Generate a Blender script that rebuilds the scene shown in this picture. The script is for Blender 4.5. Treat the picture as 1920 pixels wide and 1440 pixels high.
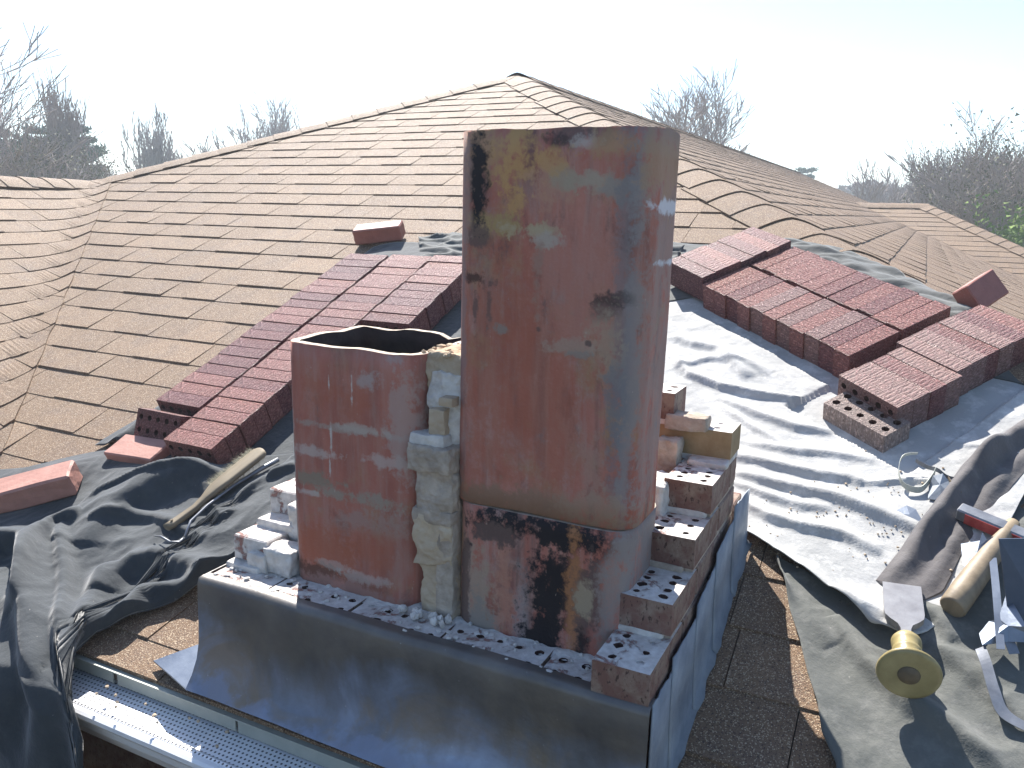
import bpy, bmesh, math, random
import numpy as np
from mathutils import Vector, Matrix, noise
random.seed(7)
R_ = math.radians
C = bpy.context.scene.collection
for o in list(bpy.data.objects): bpy.data.objects.remove(o)

# ------------------------------------------------------------------ camera
FPX, CXP, CYP, EYE = 1530.0, 960.0, 720.0, 0.76
pitch = math.atan(328.0/FPX); yaw = R_(26.3); roll = R_(1.2)
fw0 = np.array([-math.sin(yaw), math.cos(yaw), 0.]); rt0 = np.array([math.cos(yaw), math.sin(yaw), 0.]); up0 = np.array([0, 0, 1.])
fw = fw0*math.cos(pitch) - up0*math.sin(pitch); up = up0*math.cos(pitch) + fw0*math.sin(pitch)
rt = rt0*math.cos(roll) + up*math.sin(roll); upv = up*math.cos(roll) - rt0*math.sin(roll)
camd = bpy.data.cameras.new('camera'); cam = bpy.data.objects.new('camera', camd); C.objects.link(cam)
camd.sensor_width = 36.0; camd.lens = FPX/1920*36.0; camd.clip_end = 2000; camd.clip_start = 0.05
cam.matrix_world = Matrix(((rt[0], upv[0], -fw[0], 0), (rt[1], upv[1], -fw[1], 0), (rt[2], upv[2], -fw[2], EYE), (0, 0, 0, 1)))
scn = bpy.context.scene
scn.camera = cam
scn.render.resolution_x = 1024; scn.render.resolution_y = 768

# ------------------------------------------------------------------ light
SUN_EL = 47.0
sh = Vector((0.63, -0.777, 0)).normalized()              # the way shadows fall
sd = bpy.data.lights.new('sun', 'SUN'); sd.energy = 5.0; sd.angle = R_(0.53); sd.color = (1.0, 0.955, 0.89)
so = bpy.data.objects.new('sun', sd); C.objects.link(so)
sdir = Vector((sh.x*math.cos(R_(SUN_EL)), sh.y*math.cos(R_(SUN_EL)), -math.sin(R_(SUN_EL))))
so.rotation_euler = sdir.to_track_quat('-Z', 'Y').to_euler()
w = bpy.data.worlds.new('World'); scn.world = w; w.use_nodes = True
nt = w.node_tree; nt.nodes.clear()
sky = nt.nodes.new('ShaderNodeTexSky'); sky.sky_type = 'NISHITA'; sky.sun_disc = False
sky.sun_elevation = R_(SUN_EL); sky.sun_rotation = math.atan2(-sh.x, -sh.y)
sky.air_density = 1.0; sky.dust_density = 0.6; sky.ozone_density = 3.0; sky.altitude = 50
bg = nt.nodes.new('ShaderNodeBackground'); bg.inputs['Strength'].default_value = 0.088
ow = nt.nodes.new('ShaderNodeOutputWorld')
nt.links.new(sky.outputs[0], bg.inputs[0]); nt.links.new(bg.outputs[0], ow.inputs[0])
scn.view_settings.view_transform = 'Standard'; scn.view_settings.look = 'None'
scn.view_settings.exposure = 1.35; scn.view_settings.gamma = 1.0
scn.render.engine = 'CYCLES'

# ------------------------------------------------------------------ layout helpers
S, Y0, HIPC, VALC, HIPL, FARK = 0.42, 1.80, 1.25, -3.07, -9.05, 13.0
def smax(a, b, k): return np.maximum(a, b) + k*np.log1p(np.exp(-np.abs(a-b)/k))
def smin(a, b, k): return -smax(-a, -b, k)
def roofz(x, y):
    """height of the shingled roof over plan point x, y (front slope, left wing, right slope)"""
    x = np.asarray(x, float); y = np.asarray(y, float)
    a = np.maximum(S*(y-Y0), -0.189+0.25*(y-1.35))
    z = smin(a, S*(HIPC-x), 0.006)
    return smax(z, np.minimum(S*(VALC-x), 0.878), 0.026)
def ray(px, py):
    d = np.array([(px-CXP)/FPX, -(py-CYP)/FPX, 1.0]); return d[0]*rt + d[1]*upv + d[2]*fw
def onroof(px, py, off=0.0):
    """plan point of the front slope seen at that place of the photograph"""
    d = ray(px, py); t = 1.0
    lo, hi = 0.4, 8.0
    for _ in range(50):
        m = 0.5*(lo+hi)
        P = d*m
        if P[2]+EYE > max(S*(P[1]-Y0), -0.189+0.25*(P[1]-1.35))+off: lo = m
        else: hi = m
    return (d[0]*lo, d[1]*lo)
def onroof2(px, py, off=0.0):
    d = ray(px, py); lo, hi = 0.4, 5.0
    for k in range(1, 400):
        m = 0.4 + k*0.01; P = d*m
        if P[2]+EYE < float(roofz(P[0], P[1]))+off: break
    return (d[0]*m, d[1]*m)

# ------------------------------------------------------------------ object helpers
def link(o, parent=None):
    C.objects.link(o)
    if parent is not None: o.parent = parent
    return o
def tag(o, label=None, cat=None, group=None, kind=None):
    if label: o['label'] = label
    if cat: o['category'] = cat
    if group: o['group'] = group
    if kind: o['kind'] = kind
    return o
def empty(name, loc=(0, 0, 0), label=None, cat=None, group=None):
    o = bpy.data.objects.new(name, None); o.location = loc; o.empty_display_size = 0.05
    link(o); tag(o, label, cat, group); return o
def mesh_obj(name, verts, faces, mat=None, parent=None, smooth=False, mats=None, fmat=None, rnd=None):
    me = bpy.data.meshes.new(name)
    me.from_pydata([tuple(map(float, v)) for v in verts], [], faces)
    for m in (mats or ([mat] if mat else [])): me.materials.append(m)
    if fmat is not None: me.polygons.foreach_set('material_index', fmat)
    if smooth: me.polygons.foreach_set('use_smooth', [True]*len(me.polygons))
    if rnd is not None:
        at = me.attributes.new('rnd', 'FLOAT', 'POINT')
        at.data.foreach_set('value', rnd if hasattr(rnd, '__len__') else [rnd]*len(me.vertices))
    me.update()
    o = bpy.data.objects.new(name, me); link(o, parent)
    if parent is not None and parent.type == 'EMPTY':
        o.matrix_parent_inverse = Matrix.Translation(-parent.location)
    return o
def bm_obj(name, bm, mat, parent=None, smooth=False, mats=None):
    me = bpy.data.meshes.new(name); bm.normal_update(); bm.to_mesh(me); bm.free()
    for m in (mats or [mat]): me.materials.append(m)
    if smooth: me.polygons.foreach_set('use_smooth', [True]*len(me.polygons))
    o = bpy.data.objects.new(name, me); link(o, parent)
    if parent is not None and parent.type == 'EMPTY':
        o.matrix_parent_inverse = Matrix.Translation(-parent.location)
    return o
def tube(pts, rads, n=8, cap=True):
    """verts, faces of a tube along pts"""
    pts = [Vector(p) for p in pts]; V = []; F = []
    prev = None
    for i, p in enumerate(pts):
        t = (pts[min(i+1, len(pts)-1)] - pts[max(i-1, 0)]).normalized()
        if prev is None:
            a = Vector((0, 0, 1)) if abs(t.z) < .9 else Vector((1, 0, 0))
            u = t.cross(a).normalized()
        else:
            u = (prev - t*prev.dot(t)).normalized()
        prev = u; v = t.cross(u)
        r = rads[i] if hasattr(rads, '__len__') else rads
        for k in range(n):
            an = 2*math.pi*k/n
            V.append(p + (u*math.cos(an) + v*math.sin(an))*r)
    for i in range(len(pts)-1):
        for k in range(n):
            F.append((i*n+k, i*n+(k+1) % n, (i+1)*n+(k+1) % n, (i+1)*n+k))
    if cap:
        F.append(tuple(range(n))[::-1]); F.append(tuple((len(pts)-1)*n+k for k in range(n)))
    return V, F
def lathe(prof, n=32):
    """prof: (radius, height) pairs, turned about Z"""
    V = []; F = []
    for r, z in prof:
        for k in range(n):
            a = 2*math.pi*k/n; V.append((r*math.cos(a), r*math.sin(a), z))
    for i in range(len(prof)-1):
        for k in range(n):
            F.append((i*n+k, i*n+(k+1) % n, (i+1)*n+(k+1) % n, (i+1)*n+k))
    F.append(tuple(range(n))[::-1]); F.append(tuple((len(prof)-1)*n+k for k in range(n)))
    return V, F
def boxm(bm, c, d, rot=None):
    r = bmesh.ops.create_cube(bm, size=1.0)['verts']
    M = Matrix.Translation(c) @ (rot or Matrix()) @ Matrix.Diagonal((d[0], d[1], d[2], 1))
    bmesh.ops.transform(bm, matrix=M, verts=r)
    return r
def lump(name, c, d, mat, parent, seed=0, amp=.12, sub=3, sharp=.35, freq=None):
    """broken masonry: a box worn round and pitted"""
    bm = bmesh.new(); bmesh.ops.create_cube(bm, size=1.0)
    for _ in range(sub): bmesh.ops.subdivide_edges(bm, edges=bm.edges[:], cuts=1, use_grid_fill=True)
    D = Vector(d); m = min(d); fr = freq or 2.2/m
    for v in bm.verts:
        p = v.co.copy()
        q = p.normalized()*0.62
        p = p.lerp(q, sharp*(1.0 if p.length > .7 else .5))
        P = Vector((p.x*D.x, p.y*D.y, p.z*D.z))
        n_ = noise.noise_vector(P*fr*0.45 + Vector((seed*3.1, seed, 0)))*amp*m*1.1 + noise.noise_vector(P*fr*1.6 + Vector((seed, seed*7, 3)))*amp*m*.5
        v.co = Vector(c) + P + n_
    return bm_obj(name, bm, mat, parent, smooth=True)

# ------------------------------------------------------------------ materials
class MT:
    def __init__(s, name, rough=.8, spec=.5, metal=0.0):
        s.m = bpy.data.materials.new(name); s.m.use_nodes = True
        s.t = s.m.node_tree; s.b = s.t.nodes['Principled BSDF']
        s.b.inputs['Roughness'].default_value = rough; s.b.inputs['Metallic'].default_value = metal
        s.b.inputs['Specular IOR Level'].default_value = spec
        s.tc = s.t.nodes.new('ShaderNodeTexCoord'); s.bumps = None
    def n(s, ty, **k):
        nd = s.t.nodes.new(ty)
        for a, b in k.items(): setattr(nd, a, b)
        return nd
    def l(s, a, b): s.t.links.new(a, b)
    def mapv(s, scale=(1, 1, 1), loc=(0, 0, 0), src='Object', rot=(0, 0, 0)):
        mp = s.n('ShaderNodeMapping'); mp.inputs['Scale'].default_value = scale; mp.inputs['Location'].default_value = loc
        mp.inputs['Rotation'].default_value = rot
        s.l(s.tc.outputs[src], mp.inputs[0]); return mp.outputs[0]
    def noise(s, sc, det=4, rough=.55, vec=None, dist=0.0):
        nd = s.n('ShaderNodeTexNoise'); nd.inputs['Scale'].default_value = sc; nd.inputs['Detail'].default_value = det
        nd.inputs['Roughness'].default_value = rough; nd.inputs['Distortion'].default_value = dist
        s.l(vec or s.tc.outputs['Object'], nd.inputs['Vector']); return nd.outputs['Fac']
    def vor(s, sc, vec=None, out='Distance', feat='F1', rnd=1.0):
        nd = s.n('ShaderNodeTexVoronoi'); nd.feature = feat; nd.inputs['Scale'].default_value = sc
        nd.inputs['Randomness'].default_value = rnd
        s.l(vec or s.tc.outputs['Object'], nd.inputs['Vector']); return nd.outputs[out]
    def ramp(s, f, stops, inter='LINEAR'):
        nd = s.n('ShaderNodeValToRGB'); nd.color_ramp.interpolation = inter
        e = nd.color_ramp.elements
        while len(e) < len(stops): e.new(.5)
        for i, (p, c) in enumerate(stops):
            e[i].position = p; e[i].color = (c, c, c, 1) if not hasattr(c, '__len__') else (*c, 1)
        s.l(f, nd.inputs[0]); return nd.outputs['Color']
    def math(s, op, a, b=None, c=None, clamp=False):
        nd = s.n('ShaderNodeMath'); nd.operation = op; nd.use_clamp = clamp
        for i, v in enumerate((a, b, c)):
            if v is None: continue
            if isinstance(v, (int, float)): nd.inputs[i].default_value = v
            else: s.l(v, nd.inputs[i])
        return nd.outputs[0]
    def mix(s, f, a, b, mode='MIX'):
        nd = s.n('ShaderNodeMix'); nd.data_type = 'RGBA'; nd.blend_type = mode
        for i, v in ((0, f), (6, a), (7, b)):
            if isinstance(v, (int, float)): nd.inputs[i].default_value = v
            elif hasattr(v, '__len__'): nd.inputs[i].default_value = (*v, 1)
            else: s.l(v, nd.inputs[i])
        return nd.outputs[2]
    def attr(s, name='rnd'):
        nd = s.n('ShaderNodeAttribute'); nd.attribute_name = name; return nd.outputs['Fac']
    def obrnd(s):
        nd = s.n('ShaderNodeObjectInfo'); return nd.outputs['Random']
    def bump(s, h, dist=.002, strength=1.0):
        nd = s.n('ShaderNodeBump'); nd.inputs['Distance'].default_value = dist; nd.inputs['Strength'].default_value = strength
        s.l(h, nd.inputs['Height'])
        if s.bumps is not None: s.l(s.bumps, nd.inputs['Normal'])
        s.bumps = nd.outputs[0]; s.l(s.bumps, s.b.inputs['Normal'])
    def col(s, c):
        if hasattr(c, '__len__'): s.b.inputs['Base Color'].default_value = (*c, 1)
        else: s.l(c, s.b.inputs['Base Color'])
    def rough(s, f): s.l(f, s.b.inputs['Roughness'])

def mat_shingle():
    m = MT('asphalt_shingle', .75, .35)
    r = m.attr('rnd')
    base = m.ramp(r, [(0, (.160, .098, .058)), (.3, (.220, .140, .084)), (.6, (.188, .117, .070)), (.85, (.252, .162, .098)), (1, (.140, .088, .058))])
    base = m.mix(m.ramp(m.noise(3.0, 3), [(.35, 0), (.7, .35)]), base, (.225, .155, .10))
    blend = m.ramp(m.noise(9, 3, vec=m.mapv((1, 1, 1))), [(.5, 0), (.72, .45)])
    base = m.mix(blend, base, (.14, .10, .085))
    g = m.vor(480, out='Color')
    gs = m.n('ShaderNodeSeparateColor'); m.l(g, gs.inputs[0])
    base = m.mix(m.ramp(gs.outputs[0], [(.0, .85), (.38, 0), (1, 0)]), base, (.055, .035, .028))
    base = m.mix(m.ramp(gs.outputs[1], [(.84, 0), (.93, .75)]), base, (.52, .42, .30))
    m.col(base)
    m.rough(m.ramp(gs.outputs[2], [(.0, .45), (.3, .8)]))
    m.bump(m.vor(480), .0018, .9)
    return m.m
def mat_brick(name, cols, groove=True, holesdirt=False):
    m = MT(name, .6, .5)
    base = m.ramp(m.obrnd(), [(i/(len(cols)-1), c) for i, c in enumerate(cols)])
    base = m.mix(m.ramp(m.noise(26, 4), [(.35, 0), (.75, .55)]), base, tuple(v*.62 for v in cols[0]))
    base = m.mix(m.ramp(m.noise(260, 2), [(.60, 0), (.74, .45)]), base, (.40, .26, .22))
    m.col(base)
    if groove:
        v = m.mapv((1, 1, .10))
        h = m.noise(150, 3, .6, vec=v)
        h2 = m.noise(190, 3, .7, vec=m.mapv((1, 1, .6)))
        h3 = m.math('ADD', m.math('MULTIPLY', m.ramp(h, [(.38, 0), (.6, 1)]), .9), m.math('MULTIPLY', m.ramp(h2, [(.35, 0), (.65, 1)]), 1.0))
        base = m.mix(m.ramp(h2, [(.56, 0), (.64, .65)]), base, tuple(min(1, v*2.2+.08) for v in cols[0]))  # sparkle highlights on the groove crests, painted into the brick colour
        base = m.mix(m.ramp(h2, [(.33, .75), (.44, 0)]), base, tuple(v*.4 for v in cols[0]))  # groove hollows darkened in colour to bring out the relief
        base = m.mix(m.ramp(h, [(.36, .5), (.44, 0)]), base, tuple(v*.4 for v in cols[0]))
        m.col(base)
        m.bump(h3, .0045, 1.0)
        m.rough(m.ramp(h2, [(.35, .6), (.6, .30)]))
    else:
        m.bump(m.noise(120, 4), .0012, .8)
    return m.m
def mat_flue(name, blobs, seed=0.0, streak=1.0):
    """terracotta flue tile: stains are blotches (x, z, rx, rz, colour, strength) in the tile's own coordinates"""
    m = MT(name, .8, .25)
    base = m.ramp(m.noise(7, 5, .6, vec=m.mapv((1, 1, .45), (seed, 0, seed))), [(.28, (.27, .095, .070)), (.5, (.38, .140, .103)), (.72, (.46, .215, .168))])
    st = m.noise(42, 5, .65, vec=m.mapv((1, 1, .09), (seed, 3, 0)))
    base = m.mix(m.ramp(st, [(.46, 0), (.68, .6*streak)]), base, (.40, .27, .23))
    st2 = m.noise(24, 4, .6, vec=m.mapv((1, 1, .12), (seed+5, 1, 0)))
    base = m.mix(m.ramp(st2, [(.52, 0), (.70, .65*streak)]), base, (.10, .07, .07))
    och = m.noise(9, 6, .7, vec=m.mapv((1, 1, .8), (seed+9, 1, 0)))
    base = m.mix(m.ramp(och, [(.56, 0), (.70, .7*streak)]), base, (.33, .23, .13))
    gm = m.noise(13, 7, .72, vec=m.mapv((1, 1, .55), (seed+2, 4, 0)), dist=.5)
    base = m.mix(m.ramp(gm, [(.50, 0), (.66, .42*streak)]), base, (.34, .28, .25))
    dk = m.noise(19, 7, .75, vec=m.mapv((1, 1, .5), (seed+7, 2, 5)), dist=.4)
    base = m.mix(m.ramp(dk, [(.56, 0), (.70, .7*streak)]), base, (.11, .075, .07))
    sep = m.n('ShaderNodeSeparateXYZ'); m.l(m.tc.outputs['Object'], sep.inputs[0])
    wn = m.math('SUBTRACT', m.noise(16, 6, .68, vec=m.mapv((1, 1, .7), (seed, 0, 2))), .5)
    wn2 = m.math('SUBTRACT', m.noise(60, 5, .7), .5)
    for (bx, bz, rx, rz, c, s) in blobs:
        dx = m.math('MULTIPLY', m.math('SUBTRACT', sep.outputs[0], bx), .8/rx)
        dz = m.math('MULTIPLY', m.math('SUBTRACT', sep.outputs[2], bz), .85/rz)
        d = m.math('SQRT', m.math('ADD', m.math('MULTIPLY', dx, dx), m.math('MULTIPLY', dz, dz)))
        d = m.math('ADD', d, m.math('ADD', m.math('MULTIPLY', wn, 3.4), m.math('MULTIPLY', wn2, 2.2)))
        f = m.ramp(d, [(.45, s), (.95, 0)])
        base = m.mix(f, base, c)
    wsp = m.noise(150, 3, .7, vec=m.mapv((1, 1, .4)))
    base = m.mix(m.ramp(wsp, [(.70, 0), (.78, .6)]), base, (.55, .47, .42))
    m.col(base)
    m.bump(m.noise(30, 6, .65, vec=m.mapv((1, 1, .5))), .003, .7)
    m.bump(m.noise(190, 3), .0009, .8)
    m.rough(m.ramp(m.noise(14, 3), [(.3, .7), (.7, .92)]))
    return m.m
def mat_cloth(name, c1, c2, sheen, weave=1500, dust=None, dirt=.3):
    m = MT(name, .85, .25)
    base = m.ramp(m.noise(4.5, 6, .62), [(.3, c1), (.7, c2)])
    if dust: base = m.mix(m.ramp(m.noise(17, 7, .72), [(.50, 0), (.72, dirt)]), base, dust)
    base = m.mix(m.ramp(m.noise(95, 3, .7), [(.70, 0), (.76, .35)]), base, (.5, .47, .43))
    base = m.mix(m.ramp(m.noise(140, 2, .6, vec=m.mapv(loc=(5, 2, 1))), [(.73, 0), (.77, .6)]), base, (.10, .075, .055))
    m.col(base)
    m.b.inputs['Sheen Weight'].default_value = sheen; m.b.inputs['Sheen Roughness'].default_value = .45
    m.bump(m.noise(26, 5, .6), .006, .6)
    m.bump(m.noise(420, 2), .0006, .6)
    return m.m
def mat_simple(name, c1, c2, sc=20, rough=.7, spec=.5, metal=0.0, bd=.001, bs=.7, bsc=None, stretch=(1, 1, 1)):
    m = MT(name, rough, spec, metal)
    m.col(m.ramp(m.noise(sc, 5, .6, vec=m.mapv(stretch)), [(.3, c1), (.7, c2)]))
    if bd: m.bump(m.noise(bsc or sc*4, 4, vec=m.mapv(stretch)), bd, bs)
    return m.m

M = {}
M['shingle'] = mat_shingle()
M['deck'] = mat_simple('roof_felt', (.06, .045, .035), (.10, .07, .05), 8)
M['brick_new'] = mat_brick('combed_red_brick', [(.190, .060, .054), (.235, .078, .066), (.165, .055, .052), (.265, .094, .076), (.21, .080, .072)])
M['brick_red'] = mat_brick('combed_bright_red_brick', [(.29, .105, .080), (.33, .125, .096), (.26, .092, .074)])
M['brick_brown'] = mat_brick('combed_brown_brick', [(.26, .135, .115), (.30, .16, .135), (.23, .115, .098)])
M['brick_smooth'] = mat_brick('smooth_pink_brick', [(.40, .19, .145), (.46, .225, .175)], groove=False)
M['brick_orange'] = mat_brick('orange_red_brick', [(.30, .110, .082), (.34, .13, .098)], groove=False)

def mat_oldbrick():
    m = MT('weathered_face_brick', .75, .35)
    base = m.ramp(m.obrnd(), [(0, (.15, .078, .062)), (.5, (.18, .095, .075)), (1, (.14, .08, .068))])
    base = m.mix(m.ramp(m.noise(22, 6, .7), [(.42, 0), (.62, .7)]), base, (.29, .235, .185))
    base = m.mix(m.ramp(m.noise(150, 3, .6, vec=m.mapv((1, 1, .5))), [(.58, 0), (.66, .9)]), base, (.055, .03, .024))
    m.col(base)
    m.bump(m.noise(170, 4, .6, vec=m.mapv((1, 1, .4))), .0025, .9)
    return m.m
M['brick_old'] = mat_oldbrick()
M['brick_yellow'] = mat_simple('mortar_stained_brick', (.22, .145, .065), (.36, .27, .15), 16, .8, bd=.002)
M['mortar'] = mat_simple('white_grey_mortar', (.44, .41, .38), (.68, .65, .61), 30, .95, .1, bd=.005, bs=.9, bsc=100)
M['mortar_tan'] = mat_simple('tan_old_mortar', (.36, .28, .20), (.52, .43, .32), 12, .95, .1, bd=.0045, bs=.9, bsc=95)
M['mortar_grey'] = mat_simple('grey_old_mortar', (.28, .235, .19), (.50, .43, .36), 30, .95, .1, bd=.005, bs=.9, bsc=95)
M['rim'] = mat_simple('sunlit_broken_clay', (.34, .27, .20), (.55, .48, .40), 60, .85, .2, bd=.002, bsc=120)  # tile rims coloured paler to look sunlit
M['brick_hole'] = mat_simple('core_hole_dark', (.05, .025, .02), (.09, .045, .035), 30)

def mat_ledge():
    m = MT('mortar_smeared_brick_top', .88, .25)
    f = m.ramp(m.noise(20, 7, .72, dist=.4), [(.38, 0), (.45, 1)])
    c = m.mix(f, (.30, .16, .135), m.ramp(m.noise(55, 4), [(.3, (.46, .42, .39)), (.7, (.68, .65, .62))]))
    m.col(c); m.bump(f, .003, .8); m.bump(m.noise(110, 5, .7), .003, .9)
    return m.m
M['ledge'] = mat_ledge()
def mat_lead(name, tone=1.0):
    m = MT(name, .42, .5, .35)
    base = m.ramp(m.noise(5.5, 5, .6, dist=.6), [(.32, (.075*tone, .078*tone, .082*tone)), (.52, (.12*tone, .135*tone, .17*tone)), (.7, (.19*tone, .23*tone, .31*tone))])
    base = m.mix(m.ramp(m.noise(3.6, 6, .62, vec=m.mapv((1, 1, 1.4), (3, 2, 1)), dist=.8), [(.5, 0), (.62, .75)]), base, (.15*tone, .115*tone, .075*tone))
    sp = m.n('ShaderNodeSeparateXYZ'); m.l(m.tc.outputs['Object'], sp.inputs[0])
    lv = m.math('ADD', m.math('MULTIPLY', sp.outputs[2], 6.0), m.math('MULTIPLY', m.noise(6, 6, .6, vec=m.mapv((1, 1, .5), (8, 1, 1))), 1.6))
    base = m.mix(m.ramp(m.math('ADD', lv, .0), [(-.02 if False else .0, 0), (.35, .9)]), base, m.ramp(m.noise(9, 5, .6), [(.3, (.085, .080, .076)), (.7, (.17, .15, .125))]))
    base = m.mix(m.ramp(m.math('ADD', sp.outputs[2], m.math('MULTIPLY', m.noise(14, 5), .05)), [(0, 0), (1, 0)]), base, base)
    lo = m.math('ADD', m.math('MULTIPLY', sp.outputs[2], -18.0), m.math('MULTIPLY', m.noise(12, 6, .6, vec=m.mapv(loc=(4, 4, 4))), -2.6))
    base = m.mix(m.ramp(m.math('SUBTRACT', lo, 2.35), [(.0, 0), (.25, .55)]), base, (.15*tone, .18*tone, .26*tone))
    base = m.mix(m.ramp(m.noise(160, 2), [(.74, 0), (.78, .5)]), base, (.5, .5, .52))
    m.col(base); m.bump(m.noise(11, 4), .006, .5); m.bump(m.noise(70, 4), .0008, .6)
    m.rough(m.ramp(m.noise(6, 4, vec=m.mapv(loc=(1, 5, 2))), [(.3, .32), (.7, .6)]))
    return m.m
M['lead'] = mat_lead('lead_sheet', 1.45)
M['lead_pale'] = mat_simple('weathered_pale_lead', (.15, .175, .21), (.29, .32, .35), 14, .55, .5, .1, bd=.002, bsc=40)
M['lead_bright'] = mat_simple('bright_sheet_metal', (.13, .155, .20), (.24, .27, .32), 12, .35, .5, .5, bd=.001)
M['alu'] = mat_simple('white_aluminium', (.70, .70, .72), (.80, .80, .80), 14, .4, .5, .0, bd=0)
M['drip'] = mat_simple('grey_green_drip_edge', (.30, .32, .28), (.42, .43, .38), 14, .5, .5, .1, bd=.0006)
def mat_guard():
    m = MT('perforated_aluminium', .4, .5, .15)
    v = m.mapv((1/.0105, 1/.0105, 1), (0, 0, 0))
    sp = m.n('ShaderNodeSeparateXYZ'); m.l(v, sp.inputs[0])
    ry = m.math('FLOOR', sp.outputs[1]); odd = m.math('MULTIPLY', m.math('MODULO', m.math('ABSOLUTE', ry), 2.0), .5)
    fx = m.math('SUBTRACT', m.math('FRACT', m.math('ADD', sp.outputs[0], odd)), .5)
    fy = m.math('SUBTRACT', m.math('FRACT', sp.outputs[1]), .5)
    d = m.math('SQRT', m.math('ADD', m.math('MULTIPLY', fx, fx), m.math('MULTIPLY', fy, fy)))
    f = m.ramp(d, [(.20, 1), (.27, 0)])
    m.col(m.mix(f, m.ramp(m.noise(9, 4), [(.3, (.62, .63, .66)), (.7, (.78, .78, .79))]), (.05, .05, .055)))
    m.bump(f, .001, -.8)
    return m.m
M['guard'] = mat_guard()
M['cloth_dark'] = mat_cloth('dark_grey_dust_sheet', (.026, .032, .038), (.046, .053, .059), .30, dust=(.085, .095, .098), dirt=.35)
M['cloth_light'] = mat_cloth('dusty_glare_dust_sheet', (.33, .33, .32), (.46, .455, .44), .10, dust=(.68, .67, .64), dirt=.8)  # pale tone is dust plus backlight glare painted into the cloth
M['cloth_dark2'] = mat_cloth('dark_rumpled_dust_sheet', (.055, .060, .060), (.10, .105, .10), .3, dust=(.16, .16, .15), dirt=.4)  # on the pale sheet's far edge this dark grey paints the folds' shadow side
M['cloth_fold'] = mat_cloth('shade_toned_dust_sheet', (.075, .07, .072), (.12, .11, .11), .2, dust=(.18, .17, .16), dirt=.35)  # darker tone paints the shade on the fold's near face
M['cloth_mid'] = mat_cloth('grey_rubber_membrane', (.085, .09, .083), (.13, .133, .122), .15, dust=(.24, .235, .215), dirt=.5)
M['wood'] = mat_simple('worn_beech', (.17, .13, .085), (.30, .235, .155), 30, .55, .4, bd=.0006, stretch=(1, 1, .12))
M['wood_grey'] = mat_simple('weathered_brush_wood', (.13, .105, .07), (.25, .205, .14), 24, .7, .3, bd=.0008, stretch=(.15, 1, 1))
M['wood_yellow'] = mat_simple('yellow_varnished_wood', (.25, .20, .085), (.37, .30, .14), 26, .35, .5, bd=.0004)
M['stain'] = mat_simple('dark_struck_wood', (.10, .075, .05), (.16, .12, .07), 40, .7)
M['steel'] = mat_simple('tool_steel', (.24, .23, .23), (.36, .35, .345), 25, .35, .5, .7, bd=.0004)
M['steel_dark'] = mat_simple('dark_steel', (.16, .17, .19), (.30, .31, .33), 25, .4, .5, .6, bd=.0004)
M['red_paint'] = mat_simple('worn_red_paint', (.30, .035, .035), (.50, .10, .09), 40, .5, .5, .1, bd=.0005)
M['bristle'] = mat_simple('straw_bristle', (.26, .23, .15), (.42, .38, .26), 50, .8)
M['bluesheet'] = mat_simple('blue_grey_lead_offcut', (.05, .075, .12), (.09, .12, .18), 8, .5, .5, .3, bd=.001)
M['soot'] = mat_simple('soot_lined_clay', (.018, .014, .014), (.05, .035, .032), 16, .9, .2, bd=.002)
M['bark'] = mat_simple('grey_bark', (.17, .145, .135), (.26, .22, .20), 6, .9, .2, bd=0)
M['twig'] = mat_simple('bare_twigs', (.26, .21, .19), (.36, .30, .27), 3, .9, .2, bd=0)
M['needle'] = mat_simple('pine_needles', (.035, .075, .045), (.085, .14, .075), 1.4, .8, .2, bd=0)
M['leaf'] = mat_simple('spring_leaves', (.10, .17, .03), (.20, .28, .05), 2, .8, .2, bd=0)
M['budleaf'] = mat_simple('spring_buds', (.10, .10, .055), (.17, .16, .09), 2, .8, .2, bd=0)
M['ground'] = mat_simple('winter_lawn', (.06, .065, .03), (.13, .11, .06), .6, .95, .1, bd=.02, bsc=4)
M['bed'] = mat_simple('shaded_brick_paving', (.075, .040, .032), (.12, .065, .05), 9, .9, .2, bd=.004)

# ================================================================== GROUND AND SKY-LINE
ground = mesh_obj('ground', [(-400, -300, -3.3), (400, -300, -3.3), (400, 500, -3.3), (-400, 500, -3.3)], [(0, 1, 2, 3)], M['ground']); tag(ground, kind='structure')

# ================================================================== HOUSE ROOF
house = empty('house', (-3, 6, -3.3), 'brick bungalow under a large brown asphalt shingle hip roof', 'house')
E_, PH = 0.1428, 0.0873
def clip(poly, a, b, c):
    """keep a*u+b*v<=c"""
    out = []
    for i in range(len(poly)):
        p, q = poly[i], poly[(i+1) % len(poly)]
        dp, dq = a*p[0]+b*p[1]-c, a*q[0]+b*q[1]-c
        if dp <= 0: out.append(p)
        if dp*dq < 0:
            t = dp/(dp-dq); out.append((p[0]+(q[0]-p[0])*t, p[1]+(q[1]-p[1])*t))
    return out
def clip_region(poly, reg):
    n = len(reg)
    ar = sum(reg[i][0]*reg[(i+1) % n][1]-reg[(i+1) % n][0]*reg[i][1] for i in range(n))
    s = 1 if ar > 0 else -1
    for i in range(n):
        (x0, y0), (x1, y1) = reg[i], reg[(i+1) % n]
        # inside is left of the edge for CCW
        a, b = s*(y1-y0), -s*(x1-x0); c = a*x0+b*y0
        poly = clip(poly, a, b, c)
        if len(poly) < 3: return []
    return poly
def area(p): return abs(sum(p[i][0]*p[(i+1) % len(p)][1]-p[(i+1) % len(p)][0]*p[i][1] for i in range(len(p))))/2
shingle_pool = []       # (nearness, name, verts, faces, rnd)
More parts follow.
